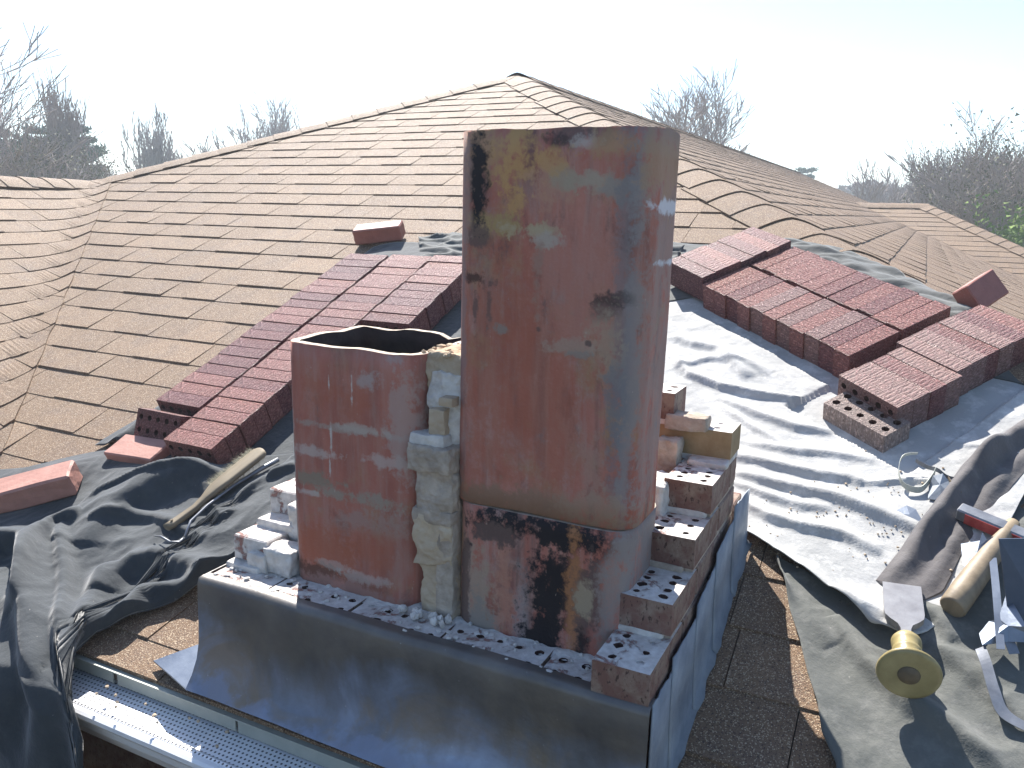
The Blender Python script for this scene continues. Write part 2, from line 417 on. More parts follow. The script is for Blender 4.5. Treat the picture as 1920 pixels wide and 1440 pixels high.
def shingles(region, plan, seed, wmin, wmax, segf=None, slope_name='', tw=(.13, .27)):
    """region: polygon in (u, w); plan(u, w) -> x, y, z of the bare slope"""
    rs = random.Random(seed)
    k0 = math.floor((wmin-PH)/E_)-1; k1 = math.ceil((wmax-PH)/E_)
    umin = min(p[0] for p in region); umax = max(p[0] for p in region)
    for k in range(k0, k1):
        w0 = PH + k*E_; w1 = w0 + E_*1.10
        wv = 0.004*math.sin(k*1.7)
        u = umin - rs.random()*.3; thick = rs.random() < .5
        while u < umax:
            wd = rs.uniform(*tw)*(1.15 if not thick else .9)
            a, b = u+.0012, u+wd-.0012; u += wd; thick = not thick
            t = (.0070 if thick else .0040) + rs.uniform(-.0008, .0012)
            if rs.random() < .08: t += .0015
            rc = rs.random(); col = rc*.8 + (.2*rs.random())
            n = 1
            if segf: n = segf((a+b)/2, w0)
            V = []; F = []; RN = []
            dw = rs.uniform(-.0025, .0025)+wv
            for s in range(n):
                ua, ub = a+(b-a)*s/n, a+(b-a)*(s+1)/n
                pl = clip_region([(ua, w0+dw), (ub, w0+dw), (ub, w1), (ua, w1)], region)
                if len(pl) < 3 or area(pl) < .0004: continue
                m = len(pl); base = len(V)
                for (uu, ww) in pl:
                    q = max(0., (w1-ww)/(w1-w0)); x, y, z = plan(uu, ww)
                    V.append((x, y, z + .0015 + t*q))
                for (uu, ww) in pl:
                    x, y, z = plan(uu, ww); V.append((x, y, z - .003))
                F.append(tuple(base+i for i in range(m)))
                for i in range(m): F.append((base+i, base+m+i, base+m+(i+1) % m, base+(i+1) % m))
            if V:
                cx = sum(v[0] for v in V)/len(V); cy = sum(v[1] for v in V)/len(V); cz = sum(v[2] for v in V)/len(V)
                d = np.array([cx, cy, cz-EYE]); dep = d.dot(fw)
                px = CXP+FPX*d.dot(rt)/dep if dep > .2 else -9999; py = CYP-FPX*d.dot(upv)/dep if dep > .2 else -9999
                vis = -60 < px < 1980 and 120 < py < 1500
                hid = (860 < px < 1250 and py > 260) or (560 < px < 1250 and py > 640) or (px > 1280 and py > 470 and px < 1900 and py < 1050) or (px > 1450 and py > 900) or (px<200 and py>950)
                near = dep if vis and not hid else dep+100
                shingle_pool.append((near, V, F, col, slope_name))
def orient(F, V):
    return F
def addvalley(x, y, z):
    d = S*(y-Y0)-S*(VALC-x)
    return z + .026*math.log1p(math.exp(-abs(d)/.026)) if abs(d) < .3 else z
def planA(u, w_):
    x, y = u, Y0+w_; z = max(S*w_, -0.189+0.25*(y-1.35))
    return x, y, addvalley(x, y, z)
def planW(u, w_):
    x, y, z = VALC-w_, u, S*w_
    return x, y, addvalley(x, y, z)
def planB(u, w_): return HIPC-w_, u, S*w_
YC = FARK-HIPC
def planC(u, w_): return u, YC+w_, S*w_
wE = 1.085-Y0
regA = [(-1.27-1.085, wE), (HIPC+.715, wE), (-3.0, 4.25), (-5.16, 2.09)]
shingles(regA, planA, 11, wE, 4.25, lambda u, w_: 8 if abs(u+Y0+w_+1.27) < .7 else 1, 'A')
def planW2(u, w_):
    t = u-(w_+1.8)
    if t <= -.001: return planW(u, w_)
    x, y, z = VALC-w_, w_+1.8, S*w_
    q = min(1.0, t/.22); kx, ky = .080+.42*(1-q)**2*0, .919
    x2, y2 = x+kx*t, y+ky*t*(.35+.65*q)
    x2 += .45*t*(1-q)*1.0+.05*t+.02*noise.noise(Vector((w_*9, 1, 1)))*q
    z2 = max(S*(y2-Y0), -0.189+0.25*(y2-1.35))
    return x2, y2, addvalley(x2, y2, z2)+.0085*min(1, t/.07)
regW = [(-1.0, -.8), (1.17, -.8), (4.03, 2.06), (3.87, 2.09), (-1.0, 2.09)]
shingles(regW, planW2, 12, -.8, 2.09, lambda u, w_: 10 if abs(u-w_-1.8) < .7 else 1, 'W')
regB = [(1.085, wE), (11.75+wE, wE), (14.0, 2.26), (24.0, 2.26), (22.0, 4.25), (6.05, 4.25)]
# the right slope is not convex: lay it in two fields
shingles([(1.085, wE), (11.035, wE), (14.01, 2.26), (4.06, 2.26)], planB, 13, wE, 2.26, None, 'B')
shingles([(4.06, 2.26), (24.0, 2.26), (22.0, 4.25), (6.05, 4.25)], planB, 14, 2.26, 4.25, None, 'B')
regC = [(1.94, wE+.02), (2.6, wE+.02), (-.05, 2.26), (-1.01, 2.26)]
shingles(regC, planC, 15, wE, 2.26, None, 'C', (.25, .55))
shingle_pool.sort(key=lambda s: s[0])
deckmap = {}
def deck(name, pts):
    o = mesh_obj(name, [(p[0], p[1], p[2]-.006) for p in pts] + [(p[0], p[1], p[2]-.03) for p in pts],
                 [tuple(range(len(pts)))] + [tuple(range(len(pts), 2*len(pts)))[::-1]] + [(i, i+len(pts), (i+1) % len(pts)+len(pts), (i+1) % len(pts)) for i in range(len(pts))], M['deck'], house)
    return o
def flatplan(f, pts): return [f(*p) for p in pts]
deckA = deck('roof_slope', [(-2.355, 1.085, -.256), (-2.6, 1.35, -.19), (-5.16, 3.89, .878), (-3, 6.05, 1.785), (1.70, 1.35, -.19), (1.965, 1.085, -.256)])
deckW = deck('roof_slope', flatplan(lambda u, w_: (VALC-w_, u, S*w_), [(-6, -.8), (1.0, -.8), (3.89, 2.09), (-6, 2.09)]))
deckB = deck('roof_slope', flatplan(planB, regB))
deckC = deck('roof_slope', flatplan(planC, [(1.94, wE), (2.6, wE), (-.05, 2.26), (-1.01, 2.26)]))
# slopes that face away from the picture
deck('roof_slope', [(-3, 6.05, 1.785), (-3, 22, 1.785), (-7.96, 26.96, -.3), (-7.2, 1.9, 0.0), (-5.16, 3.89, .878)][::-1])
deck('roof_slope', [(-5.16, 3.89, .875), (-5.16, -6, .875), (-7.4, -6, -.07), (-7.4, 3.0, -.07)])
deck('roof_slope', [(-3, 22, 1.785), (1.96, 26.96, -.3), (-7.96, 26.96, -.3)][::-1])
deck('roof_slope', [(-1.01, 14.01, .95), (-.05, 14.01, .95), (2.9, 17, -.3), (-.4, 17, -.3)])
deck('roof_slope', [(-.05, 14.01, .95), (2.6, 11.05, -.29), (2.9, 17, -.3)])
par = {'A': deckA, 'W': deckW, 'B': deckB, 'C': deckC}
for nr, V, F, c, sn in shingle_pool[:300]:
    mesh_obj('shingle', V, F, M['shingle'], par[sn], rnd=c)
for sn in par:
    V = []; F = []; RN = []
    for nr, v, f, c, s2 in shingle_pool[300:]:
        if s2 != sn: continue
        b = len(V); V += v; F += [tuple(i+b for i in q) for q in f]; RN += [c]*len(v)
    if V:
        o = mesh_obj('shingle_courses', V, F, M['shingle'], par[sn], rnd=RN); o['kind'] = 'stuff'

# ridge and hip caps: each a bent shingle straddling the crest
def caps(P0, P1, nA, nB, step, half, parent, seed, lift=.010, reverse=False):
    """nA, nB: (horizontal unit to either side, drop per metre)"""
    rs = random.Random(seed)
    P0 = Vector(P0); P1 = Vector(P1); L = (P1-P0).length; d = (P1-P0)/L
    n = int(L/step)
    for i in range(n):
        hw = half*rs.uniform(.94, 1.06); V = []; F = []
        col = rs.random()*.75; th = rs.uniform(.003, .006)
        ts = (i*step-.01, (i+1)*step + .035); cols = 13
        skew = rs.uniform(-.006, .006)
        for j, t in enumerate(ts):
            q = P0 + d*t
            lf = lift + (th+.004 if j == 0 else 0.001)
            for k in range(cols):
                s = -1 + 2*k/(cols-1)
                side, drop = (nA if s < 0 else nB)
                a = abs(s)*hw
                dz = -drop*hw*(abs(s)**1.45)
                p = q + Vector(side).to_3d()*a + Vector((0, 0, dz + lf)) + d*skew*s
                V.append(p)
        m = len(V)
        V += [v - Vector((0, 0, .005)) for v in V]
        for k in range(cols-1): F.append((k, k+1, cols+k+1, cols+k))
        for k in range(cols-1): F.append((m+k, m+cols+k, m+cols+k+1, m+k+1))
        for k in range(cols-1): F.append((k, m+k, m+k+1, k+1))
        for k in range(cols-1): F.append((cols+k, cols+k+1, m+cols+k+1, m+cols+k))
        F.append((0, cols, m+cols, m)); F.append((cols-1, m+cols-1, m+2*cols-1, 2*cols-1))
        mesh_obj('ridge_cap', V, F, M['shingle'], parent, smooth=False, rnd=col*.8+.15)
r2 = math.sqrt(.5)
dr = S*r2
caps((.95, 2.10, .126), (-3.0, 6.05, 1.785), ((-r2, -r2), dr), ((r2, r2), dr), .195, .165, deckB, 1, lift=.008)
caps((-5.10, 3.95, .903), (-3.02, 6.03, 1.777), ((r2, -r2), dr), ((-r2, r2), dr), .195, .15, deckA, 2)
caps((-5.16, .2, .878), (-5.16, 3.86, .878), ((1, 0), S), ((-1, 0), S), .15, .15, deckW, 3, lift=.012)
caps((-3.0, 6.05, 1.785), (-3.0, 22, 1.785), ((1, 0), S), ((-1, 0), S), .2, .15, deckB, 4, lift=.012)
caps((-1.0, 14.01, .949), (-.02, 14.01, .949), ((0, -1), S), ((0, 1), S), .16, .17, deckC, 5, lift=.014)
caps((2.5, 11.15, -.25), (-.05, 14.01, .949), ((-.73, -.68), .30), ((.73, .68), .30), .2, .17, deckC, 6, lift=.014)

# eave: fascia, drip edge, gutter with perforated guard
ev = [(x, 1.092) for x in (-2.9, 2.6)]
fb = bmesh.new(); boxm(fb, (-.3, 1.118, -.36), (5.2, .02, .17)); bm_obj('fascia', fb, M['alu'], house)
de = bmesh.new()
boxm(de, (-1.32, 1.081, -.276), (.35, .003, .032)); boxm(de, (-.97, 1.083, -.278), (.34, .003, .034)); boxm(de, (-.45, 1.081, -.276), (.66, .003, .032)); boxm(de, (-2.2, 1.081, -.276), (1.38, .003, .032)); boxm(de, (1.2, 1.081, -.276), (2.6, .003, .032))
boxm(de, (-.3, 1.084, -.2605), (5.2, .02, .003))
bm_obj('drip_edge', de, M['drip'], house)
def sweep_x(name, prof, x0, x1, mat, parent, nx=1, smooth=False, wob=0.0, seed=0):
    V = []; F = []; n = len(prof)
    for i in range(nx+1):
        x = x0+(x1-x0)*i/nx
        for j, (y, z) in enumerate(prof):
            q = noise.noise_vector(Vector((x*7, j*.35+seed, 0)))*wob
            V.append((x, y+q.x, z+q.y))
    for i in range(nx):
        for j in range(n-1): F.append((i*n+j, (i+1)*n+j, (i+1)*n+j+1, i*n+j+1))
    return mesh_obj(name, V, F, mat, parent, smooth)
gut = sweep_x('gutter', [(1.104, -.32), (1.104, -.42), (1.05, -.42), (1.012, -.365), (1.006, -.345), (.992, -.330), (.984, -.318), (.984, -.308), (.990, -.3035), (1.000, -.3035), (1.005, -.308), (1.005, -.316), (.998, -.318), (1.01, -.34), (1.018, -.365), (1.055, -.414), (1.098, -.414), (1.098, -.32)], -2.5, 2.6, M['alu'], house)
gg = sweep_x('gutter_guard', [(1.103, -.297), (1.05, -.301), (1.014, -.3045), (1.006, -.3005), (1.000, -.302), (1.000, -.3045), (1.014, -.3075), (1.05, -.304), (1.103, -.300)], -2.5, 2.6, M['guard'], gut)
# house wall and soffit below
sb = bmesh.new(); boxm(sb, (-.4, 1.33, -.455), (6.0, .42, .012)); bm_obj('soffit', sb, M['alu'], house)
bw = bmesh.new(); boxm(bw, (-.4, 6.0, -1.9), (6.0, 9.0, 2.8)); bm_obj('wall', bw, M['brick_old'], house)
bw = bmesh.new(); boxm(bw, (-5.3, 1.5, -1.75), (3.2, 9.0, 3.05)); bm_obj('wall', bw, M['brick_old'], house)
pv = mesh_obj('paving', [(-6, -3, -3.29), (4, -3, -3.29), (4, 1.2, -3.29), (-6, 1.2, -3.29)], [(0, 1, 2, 3)], M['bed']); tag(pv, kind='structure')

# ================================================================== BRICK MESHES
BL, BD, BH = .197, .092, .057
def brick_solid(name, mat, seed=0, d=(BL, BD, BH), bev=.0013, rough=0.0):
    bm = bmesh.new(); boxm(bm, (0, 0, 0), d)
    bmesh.ops.bevel(bm, geom=bm.edges[:], offset=bev, segments=1, affect='EDGES')
    if rough:
        bmesh.ops.subdivide_edges(bm, edges=bm.edges[:], cuts=2, use_grid_fill=True)
        for v in bm.verts: v.co += noise.noise_vector(v.co*38+Vector((seed*9, 0, 0)))*rough
    me = bpy.data.meshes.new(name); bm.to_mesh(me); bm.free(); me.materials.append(mat); return me
def brick_cored(name, mats, d=(BL, BD, BH), nx=5, ny=2, hr=.0095, seed=0, fill=()):
    """brick with core holes through the bed faces; fill = indexes of holes plugged with mortar"""
    X, Y, Z = d; V = []; F = []; FM = []
    gx = [-X/2+X*i/nx for i in range(nx+1)]; gy = [-Y/2+Y*j/ny for j in range(ny+1)]
    rs = random.Random(seed); K = 12
    for side in (1, -1):
        z = side*Z/2
        idx = {}
        def gv(x, y):
            k = (round(x, 5), round(y, 5))
            if k not in idx: idx[k] = len(V); V.append((x, y, z))
            return idx[k]
        for i in range(nx):
            for j in range(ny):
                x0, x1, y0, y1 = gx[i], gx[i+1], gy[j], gy[j+1]
                cx, cy = (x0+x1)/2 + (0 if abs(0) else 0), (y0+y1)/2
                cy *= .9
                ring = []
                for (qx, qy) in ((x1, None), (x1, y1), (None, y1), (x0, y1), (x0, None), (x0, y0), (None, y0), (x1, y0)):
                    xx = (x0+x1)/2 if qx is None else qx; yy = (y0+y1)/2 if qy is None else qy
                    ring.append(gv(xx, yy))
                plug = (i*ny+j) in fill
                r = hr*rs.uniform(.62, 1.12) if fill is not None and len(fill) else hr*rs.uniform(.9, 1.06)
                if fill is not None and len(fill): cx += rs.uniform(-.002, .002); cy += rs.uniform(-.003, .003)
                hs = len(V)
                for a in range(8):
                    an = math.pi/4*a
                    rj = r*(rs.uniform(.75, 1.2) if len(fill) else 1); V.append((cx+rj*math.cos(an), cy+rj*math.sin(an), z))
                for a in range(8):
                    q = (ring[a], ring[(a+1) % 8], hs+(a+1) % 8, hs+a)
                    F.append(q if side > 0 else q[::-1]); FM.append(0)
                dp = len(V); depth = Z*.5 if not plug else .003
                for a in range(8):
                    an = math.pi/4*a; V.append((cx+r*.93*math.cos(an), cy+r*.93*math.sin(an), z-side*depth))
                for a in range(8):
                    q = (hs+a, hs+(a+1) % 8, dp+(a+1) % 8, dp+a)
                    F.append(q if side > 0 else q[::-1]); FM.append(1 if not plug else 0)
                q = tuple(dp+a for a in range(8)); F.append(q if side > 0 else q[::-1]); FM.append(1 if not plug else 0)
    # side walls
    top = {}; 
    def at(x, y, z):
        V.append((x, y, z)); return len(V)-1
    c = [(-X/2, -Y/2), (X/2, -Y/2), (X/2, Y/2), (-X/2, Y/2)]
    for i in range(4):
        a, b = c[i], c[(i+1) % 4]; n = 8 if i % 2 == 0 else 4
        for s in range(n):
            p = (a[0]+(b[0]-a[0])*s/n, a[1]+(b[1]-a[1])*s/n); q = (a[0]+(b[0]-a[0])*(s+1)/n, a[1]+(b[1]-a[1])*(s+1)/n)
            i0 = at(p[0], p[1], -Z/2); i1 = at(q[0], q[1], -Z/2); i2 = at(q[0], q[1], Z/2); i3 = at(p[0], p[1], Z/2)
            F.append((i0, i1, i2, i3)); FM.append(2 if len(mats) > 2 else 0)
    me = bpy.data.meshes.new(name); me.from_pydata(V, [], F)
    for m in mats: me.materials.append(m)
    me.polygons.foreach_set('material_index', FM); me.update()
    bm = bmesh.new(); bm.from_mesh(me); bmesh.ops.remove_doubles(bm, verts=bm.verts, dist=.0002); bm.to_mesh(me); bm.free()
    return me
solid = {k: brick_solid('brick', M[k]) for k in ('brick_new', 'brick_red', 'brick_brown', 'brick_smooth', 'brick_orange')}
cored = {k: brick_cored('brick', [M[k], M['brick_hole']], seed=3) for k in ('brick_new', 'brick_red', 'brick_brown')}
def brick_at(me, c, ex, ey, ez, label, cat='brick', group=None, parent=None, name='brick', scale=None):
    o = bpy.data.objects.new(name, me)
    ex, ey, ez = Vector(ex).normalized(), Vector(ey).normalized(), Vector(ez).normalized()
    Mx = Matrix(((ex.x, ey.x, ez.x, c[0]), (ex.y, ey.y, ez.y, c[1]), (ex.z, ey.z, ez.z, c[2]), (0, 0, 0, 1)))
    if scale: Mx = Mx @ Matrix.Diagonal((*scale, 1))
    if parent is not None: Mx = parent.matrix_world.inverted() @ Mx if parent.type != 'EMPTY' else Matrix.Translation(-parent.location) @ Mx
    o.matrix_basis = Mx
    link(o, parent); tag(o, label if parent is None else label, cat if parent is None else None, group)
    return o

# ================================================================== CHIMNEY
chim = empty('chimney', (-.79, 1.42, -.1), 'half dismantled brick chimney with two terracotta flues and lead flashing', 'chimney')
bpy.context.view_layer.update()
def cbrick(x0, x1, y0, y1, z0, z1, mat_top, kind='long', holes=None, seed=0, label=None, name='brick', side=None, plugs=(), jitter=.002):
    dx, dy, dz = x1-x0, y1-y0, z1-z0
    rs = random.Random(seed)
    if holes:
        nx, ny = holes
        me = brick_cored('brick', [mat_top, M['brick_hole'], side or M['brick_old']], (dx, dy, dz), nx, ny, .0085, seed, plugs)
    else:
        me = brick_solid('brick', mat_top, seed, (dx, dy, dz), .003, .0012)
    o = brick_at(me, ((x0+x1)/2, (y0+y1)/2, (z0+z1)/2), (1, rs.uniform(-1, 1)*jitter*4, 0), (0, 1, 0), (0, 0, 1), label, None, None, chim, name)
    return o
XL, XR, YF, YB = -1.266, -.305, 1.123, 1.715
# mortar core filling below the top course (backing for everything under z=0)
cb = bmesh.new(); boxm(cb, (-.785, 1.42, -.27), (.93, .55, .40)); bm_obj('masonry_core', cb, M['mortar_grey'], chim)
# front course: five stretchers with cored, mortar smeared tops
xs = [XL+.006, -1.105, -.905, -.70, -.50, -.408]
for i in range(5):
    L = xs[i+1]-xs[i]-.006
    cbrick(xs[i], xs[i]+L, YF, YF+.094, -.058, -.001+.0015*(i % 2), M['ledge'], holes=(5 if L > .15 else 2, 2), seed=20+i, plugs=[(0, 3), (2, 5, 6), (1, 4, 7, 9, 0), (0, 2), ()][i])
# inner row behind the front course, covered with mortar
lg = bmesh.new(); bmesh.ops.create_grid(lg, x_segments=150, y_segments=24, size=.5)
for v in lg.verts:
    x = XL+.01+(v.co.x+.5)*(.86); y = YF+.074+(v.co.y+.5)*.16
    n_ = noise.noise(Vector((x*26, y*26, 3)))*.5+noise.noise(Vector((x*70, y*70, 8)))*.35 + noise.noise(Vector((x*8, y*8, 1)))*.5
    wall = max(0, (y-1.20)/.03)
    v.co = Vector((x, y, -.0045 + max(-.006, n_*.010) + .006*min(1, wall)))
bm_obj('mortar_bed', lg, M['mortar'], chim, smooth=True)
def crumb_pile(name, spots, mat, seed, parent):
    """spots: (x, y, z, radius, height)"""
    V = []; F = []; rs = random.Random(seed)
    for (x, y, z, r, h) in spots:
        bm = bmesh.new(); bmesh.ops.create_icosphere(bm, subdivisions=2, radius=1.0)
        b = len(V)
        for v in bm.verts:
            q = noise.noise_vector(v.co*1.8+Vector((x*50, y*50, seed)))*.42
            V.append((x+(v.co.x+q.x)*r, y+(v.co.y+q.y)*r, z+(v.co.z+q.z)*h))
        for f in bm.faces: F.append(tuple(v.index+b for v in f.verts))
        bm.free()
    return mesh_obj(name, V, F, mat, parent, smooth=False)
rs = random.Random(5)
cr = crumb_pile('mortar_crumbs', [(rs.uniform(-1.25, -.42), rs.uniform(1.14, 1.22), rs.uniform(0, .003), rs.uniform(.002, .007), rs.uniform(.0015, .004)) for _ in range(60)] +
           [(-.80+rs.uniform(-.03, .03), 1.205+rs.uniform(-.02, .01), .008, rs.uniform(.004, .010), .008) for _ in range(9)] +
           [(-.73+rs.uniform(-.02, .02), 1.20+rs.uniform(-.02, .01), .008, rs.uniform(.004, .009), .009) for _ in range(6)], M['mortar'], 2, chim)
cr['kind'] = 'stuff'

# right wall: stepped courses going back
steps = [(.057, 1.125), (.124, 1.238), (.191, 1.368), (.258, 1.482)]
for k, (zt, yf) in enumerate(steps):
    y = yf; j = 0
    while y < YB-.03:
        L = min(.197, YB-y)
        if j == 0 and k % 2: L = min(.197-.03, L)
        cbrick(-.4025+.003*(k % 2), -.3065, y, y+L-.008, zt-.057, zt, M['ledge'] if j == 0 or True else M['brick_old'], holes=(2, 5 if L > .15 else 3) if j == 0 else None, seed=40+k*7+j, side=M['brick_old'], plugs=[(3, 4, 5, 7, 8, 9), (4,), (9, ), (8, 9)][k]) if j == 0 else cbrick(-.4025, -.3065, y, y+L-.008, zt-.057, zt, M['brick_old'], seed=60+k*9+j)
        y += L+.002; j += 1
    # bed joint under the course
    mb = bmesh.new(); boxm(mb, (-.3545, (yf+YB)/2+.004, zt-.062), (.090, YB-yf-.012, .0105)); bm_obj('mortar_joint', mb, M['mortar_grey'], chim)
for y in (1.19, 1.30, 1.42, 1.55):
    pass
# lower courses of the right wall below the ledge, seen above the flashing
for k in range(1, 5):
    zt = -.010-.067*(k-1)
    y = YF+.002 - (.1 if k % 2 else 0); j = 0
    while y < YB-.03:
        y0 = max(y, YF+.002); y1 = min(y+.195, YB-.002)
        if y1-y0 > .03: cbrick(-.4025, -.3075, y0, y1, zt-.057, zt, M['brick_old'], seed=90+k*9+j)
        y += .205; j += 1
    mb = bmesh.new(); boxm(mb, (-.3555, (YF+YB)/2, zt+.005), (.090, YB-YF-.014, .0102)); bm_obj('mortar_joint', mb, M['mortar_grey'], chim)
# back wall, stepped towards the middle
for k, (zt, x0) in enumerate([(.057, XL), (.124, XL), (.191, XL+.1), (.258, XL+.15), (.325, -.70), (.392, -.60)]):
    x1 = XR-.0015 if k == 4 else (-.429 if k == 5 else -.4125)
    x = x1; j = 0
    while x > x0+.05:
        L = min(.197 if not (k == 5 and j == 0) else .15, x-x0)
        if k == 4: L = .197 if j else .30
        mt = M['brick_yellow'] if k in (4,) else M['brick_old']
        if k >= 4: cbrick(x-L+.008, x, 1.632, 1.725, zt-.057, zt, M['ledge'], holes=(4, 2), seed=130+k*5+j, side=mt if k == 4 else M['brick_old'], plugs=(0, 1, 2, 3, 4, 5, 6, 7) if k == 4 else (0, 2, 3))
        else: cbrick(x-L+.008, x, 1.625, 1.712, zt-.057, zt, mt, seed=130+k*5+j)
        x -= L+.002; j += 1
        if k >= 4 and j > 1: break
    mb = bmesh.new(); boxm(mb, ((x0+x1)/2+.01, 1.671, zt-.062), (x1-x0-.06 if k < 4 else .28, .08, .0108)); 
    if k >= 4: bmesh.ops.translate(mb, verts=mb.verts, vec=(x1-.15-(x0+x1)/2, 0, 0))
    bm_obj('mortar_joint', mb, M['mortar'], chim)
# lower back courses, one step further out
for k in range(3):
    zt = .140-.067*k; x = XR-.003; j = 0
    while x > XL+.05:
        L = min(.197, x-XL); cbrick(x-L+.008, x, 1.727+.0015*k, 1.815, zt-.057, zt, M['brick_old'], seed=300+k*7+j); x -= L+.002; j += 1
# left wall: two steps
cbrick(XL+.004, XL+.098, 1.213, 1.40, .009, .064, M['ledge'], seed=201)
cbrick(XL+.004, XL+.098, 1.410, 1.60, .009, .064, M['brick_old'], seed=202)
cbrick(XL+.006, XL+.100, 1.325, 1.50, .078, .134, M['ledge'], seed=203)
cbrick(XL+.006, XL+.100, 1.51, 1.70, .078, .134, M['brick_old'], seed=204)
for i, (c, d, sd_) in enumerate([((-1.135, 1.235, .026), (.075, .06, .055), 3), ((-1.185, 1.215, .02), (.05, .035, .04), 5), ((-1.13, 1.34, .075), (.08, .12, .10), 9), ((-1.20, 1.30, .070), (.11, .05, .02), 4), ((-1.22, 1.205, .002), (.09, .03, .016), 6)]):
    lump('mortar_lump', c, d, M['mortar'], chim, sd_, .11, 4, .22, 55)
for i, (c, d, sd_) in enumerate([((-.415, 1.50, .20), (.05, .10, .10), 3), ((-.425, 1.60, .27), (.05, .05, .07), 8), ((-.345, 1.61, .262), (.08, .04, .012), 14), ((-.395, 1.42, .125), (.03, .06, .02), 15), ((-.36, 1.487, .196), (.09, .015, .012), 19), ((-.365, 1.372, .130), (.08, .012, .012), 20), ((-.36, 1.243, .062), (.08, .012, .01), 21), ((-.40, 1.64, .335), (.09, .05, .03), 22)]):
    lump('mortar_lump', c, d, M['mortar_grey'] if i % 2 else M['mortar'], chim, 30+sd_, .12, 4, .25, 60)

# mortar and brick bits between the flues
for nm, c, d, mt, sd_, sp in [('brick_fragment', (-.752, 1.262, .05), (.070, .085, .105), 'mortar_tan', 41, .3),
                          ('brick_fragment', (-.760, 1.258, .148), (.082, .085, .098), 'mortar_tan', 42, .32),
                          ('mortar_lump', (-.735, 1.262, .10), (.035, .09, .20), 'mortar_grey', 43, .4),
                          ('mortar_lump', (-.762, 1.25, .198), (.088, .075, .026), 'mortar_grey', 44, .4),
                          ('brick_fragment', (-.757, 1.256, .250), (.080, .085, .095), 'mortar_grey', 45, .25),
                          ('mortar_lump', (-.764, 1.246, .312), (.096, .085, .050), 'mortar_grey', 46, .4),
                          ('mortar_lump', (-.772, 1.243, .340), (.075, .06, .030), 'mortar', 47, .5),
                          ('brick_fragment', (-.757, 1.248, .372), (.034, .05, .062), 'mortar_tan', 48, .2),
                          ('mortar_lump', (-.748, 1.285, .40), (.075, .085, .14), 'mortar', 49, .4),
                          ('mortar_lump', (-.750, 1.30, .465), (.088, .10, .075), 'mortar_tan', 50, .35),
                          ('mortar_lump', (-.760, 1.36, .492), (.085, .10, .020), 'mortar', 51, .5),
                          ('mortar_lump', (-.733, 1.235, .42), (.028, .04, .016), 'mortar_tan', 53, .4)]:
    lump(nm, c, d, M[mt], chim, sd_, .085, 5, sp*.55, 60)
cr2 = crumb_pile('mortar_crumbs', [(-.785+rs.uniform(-.02, .06), 1.25+rs.uniform(-.01, .12), .497+rs.uniform(0, .006), rs.uniform(.004, .010), .005) for _ in range(16)], M['mortar_tan'], 5, chim); cr2['kind'] = 'stuff'

# flue tiles
def flue(name, x0, x1, y0, y1, z0, z1, rad, th, mat, seed, label, tilt=(0, 0), rim=.004, zs=14, chips=()):
    cx, cy = (x0+x1)/2, (y0+y1)/2; hx, hy = (x1-x0)/2, (y1-y0)/2
    def outline(h, k, r):
        pts = []
        for (sx, sy, a0) in ((1, -1, -90), (1, 1, 0), (-1, 1, 90), (-1, -1, 180)):
            for i in range(7):
                a = R_(a0+i*15); pts.append((sx*(h-r)+r*math.cos(a), sy*(k-r)+r*math.sin(a)))
            nx_ = 10
            e = {(1, -1): ((h, -(k-r)), (h, k-r)), (1, 1): (((h-r), k), (-(h-r), k)), (-1, 1): ((-h, k-r), (-h, -(k-r))), (-1, -1): ((-(h-r), -k), ((h-r), -k))}[(sx, sy)]
            for i in range(1, nx_):
                t = i/nx_; pts.append((e[0][0]+(e[1][0]-e[0][0])*t, e[0][1]+(e[1][1]-e[0][1])*t))
        return pts
    O = outline(hx, hy, rad); I = outline(hx-th, hy-th, max(rad-th, .012)); n = len(O)
    V = []; F = []; FM = []
    H = z1-z0
    def P(p, z, amp, inner=False):
        q = noise.noise_vector(Vector((p[0]*9+seed, p[1]*9, z*5)))*.0022 + noise.noise_vector(Vector((p[0]*40+seed, p[1]*40, z*30)))*.0003
        return (p[0]+q.x+tilt[0]*z, p[1]+q.y+tilt[1]*z, z+amp)
    def top(p):
        a = noise.noise(Vector((p[0]*14+seed, p[1]*14, 2)))*rim + noise.noise(Vector((p[0]*60+seed, p[1]*60, 5)))*rim*.3
        for (px, py, r, dz) in chips:
            d = math.hypot(p[0]-px, p[1]-py)
            if d < r: a -= dz*(1-(d/r)**3)
        return a
    for j in range(zs+1):
        z = H*j/zs
        for p in O: V.append(P(p, z, top(p) if j == zs else (top((p[0]+3, p[1]))*.6 if j == 0 else 0)))
    b2 = len(V)
    for j in range(zs+1):
        z = H*(1-j/zs)
        for p, po in zip(I, O): V.append(P(p, z, top(po) if j == 0 else 0))
    for j in range(zs):
        for i in range(n):
            a = j*n; F.append((a+i, a+(i+1) % n, a+n+(i+1) % n, a+n+i)); FM.append(0)
    a = zs*n
    for i in range(n): F.append((a+i, a+(i+1) % n, b2+(i+1) % n, b2+i)); FM.append(2)
    for j in range(zs):
        for i in range(n):
            a = b2+j*n; F.append((a+i, a+(i+1) % n, a+n+(i+1) % n, a+n+i)); FM.append(1)
    a = b2+zs*n
    for i in range(n): F.append((a+i, a+(i+1) % n, (i+1) % n, i)); FM.append(0)
    me = bpy.data.meshes.new(name); me.from_pydata(V, [], F)
    for m_ in (mat, M['soot'], M['rim']): me.materials.append(m_)
    me.polygons.foreach_set('material_index', FM)
    me.polygons.foreach_set('use_smooth', [f != 2 for f in FM]); me.update()
    o = bpy.data.objects.new(name, me); o.location = (cx-chim.location.x, cy-chim.location.y, z0-chim.location.z)
    link(o, chim); o['label'] = label
    return o
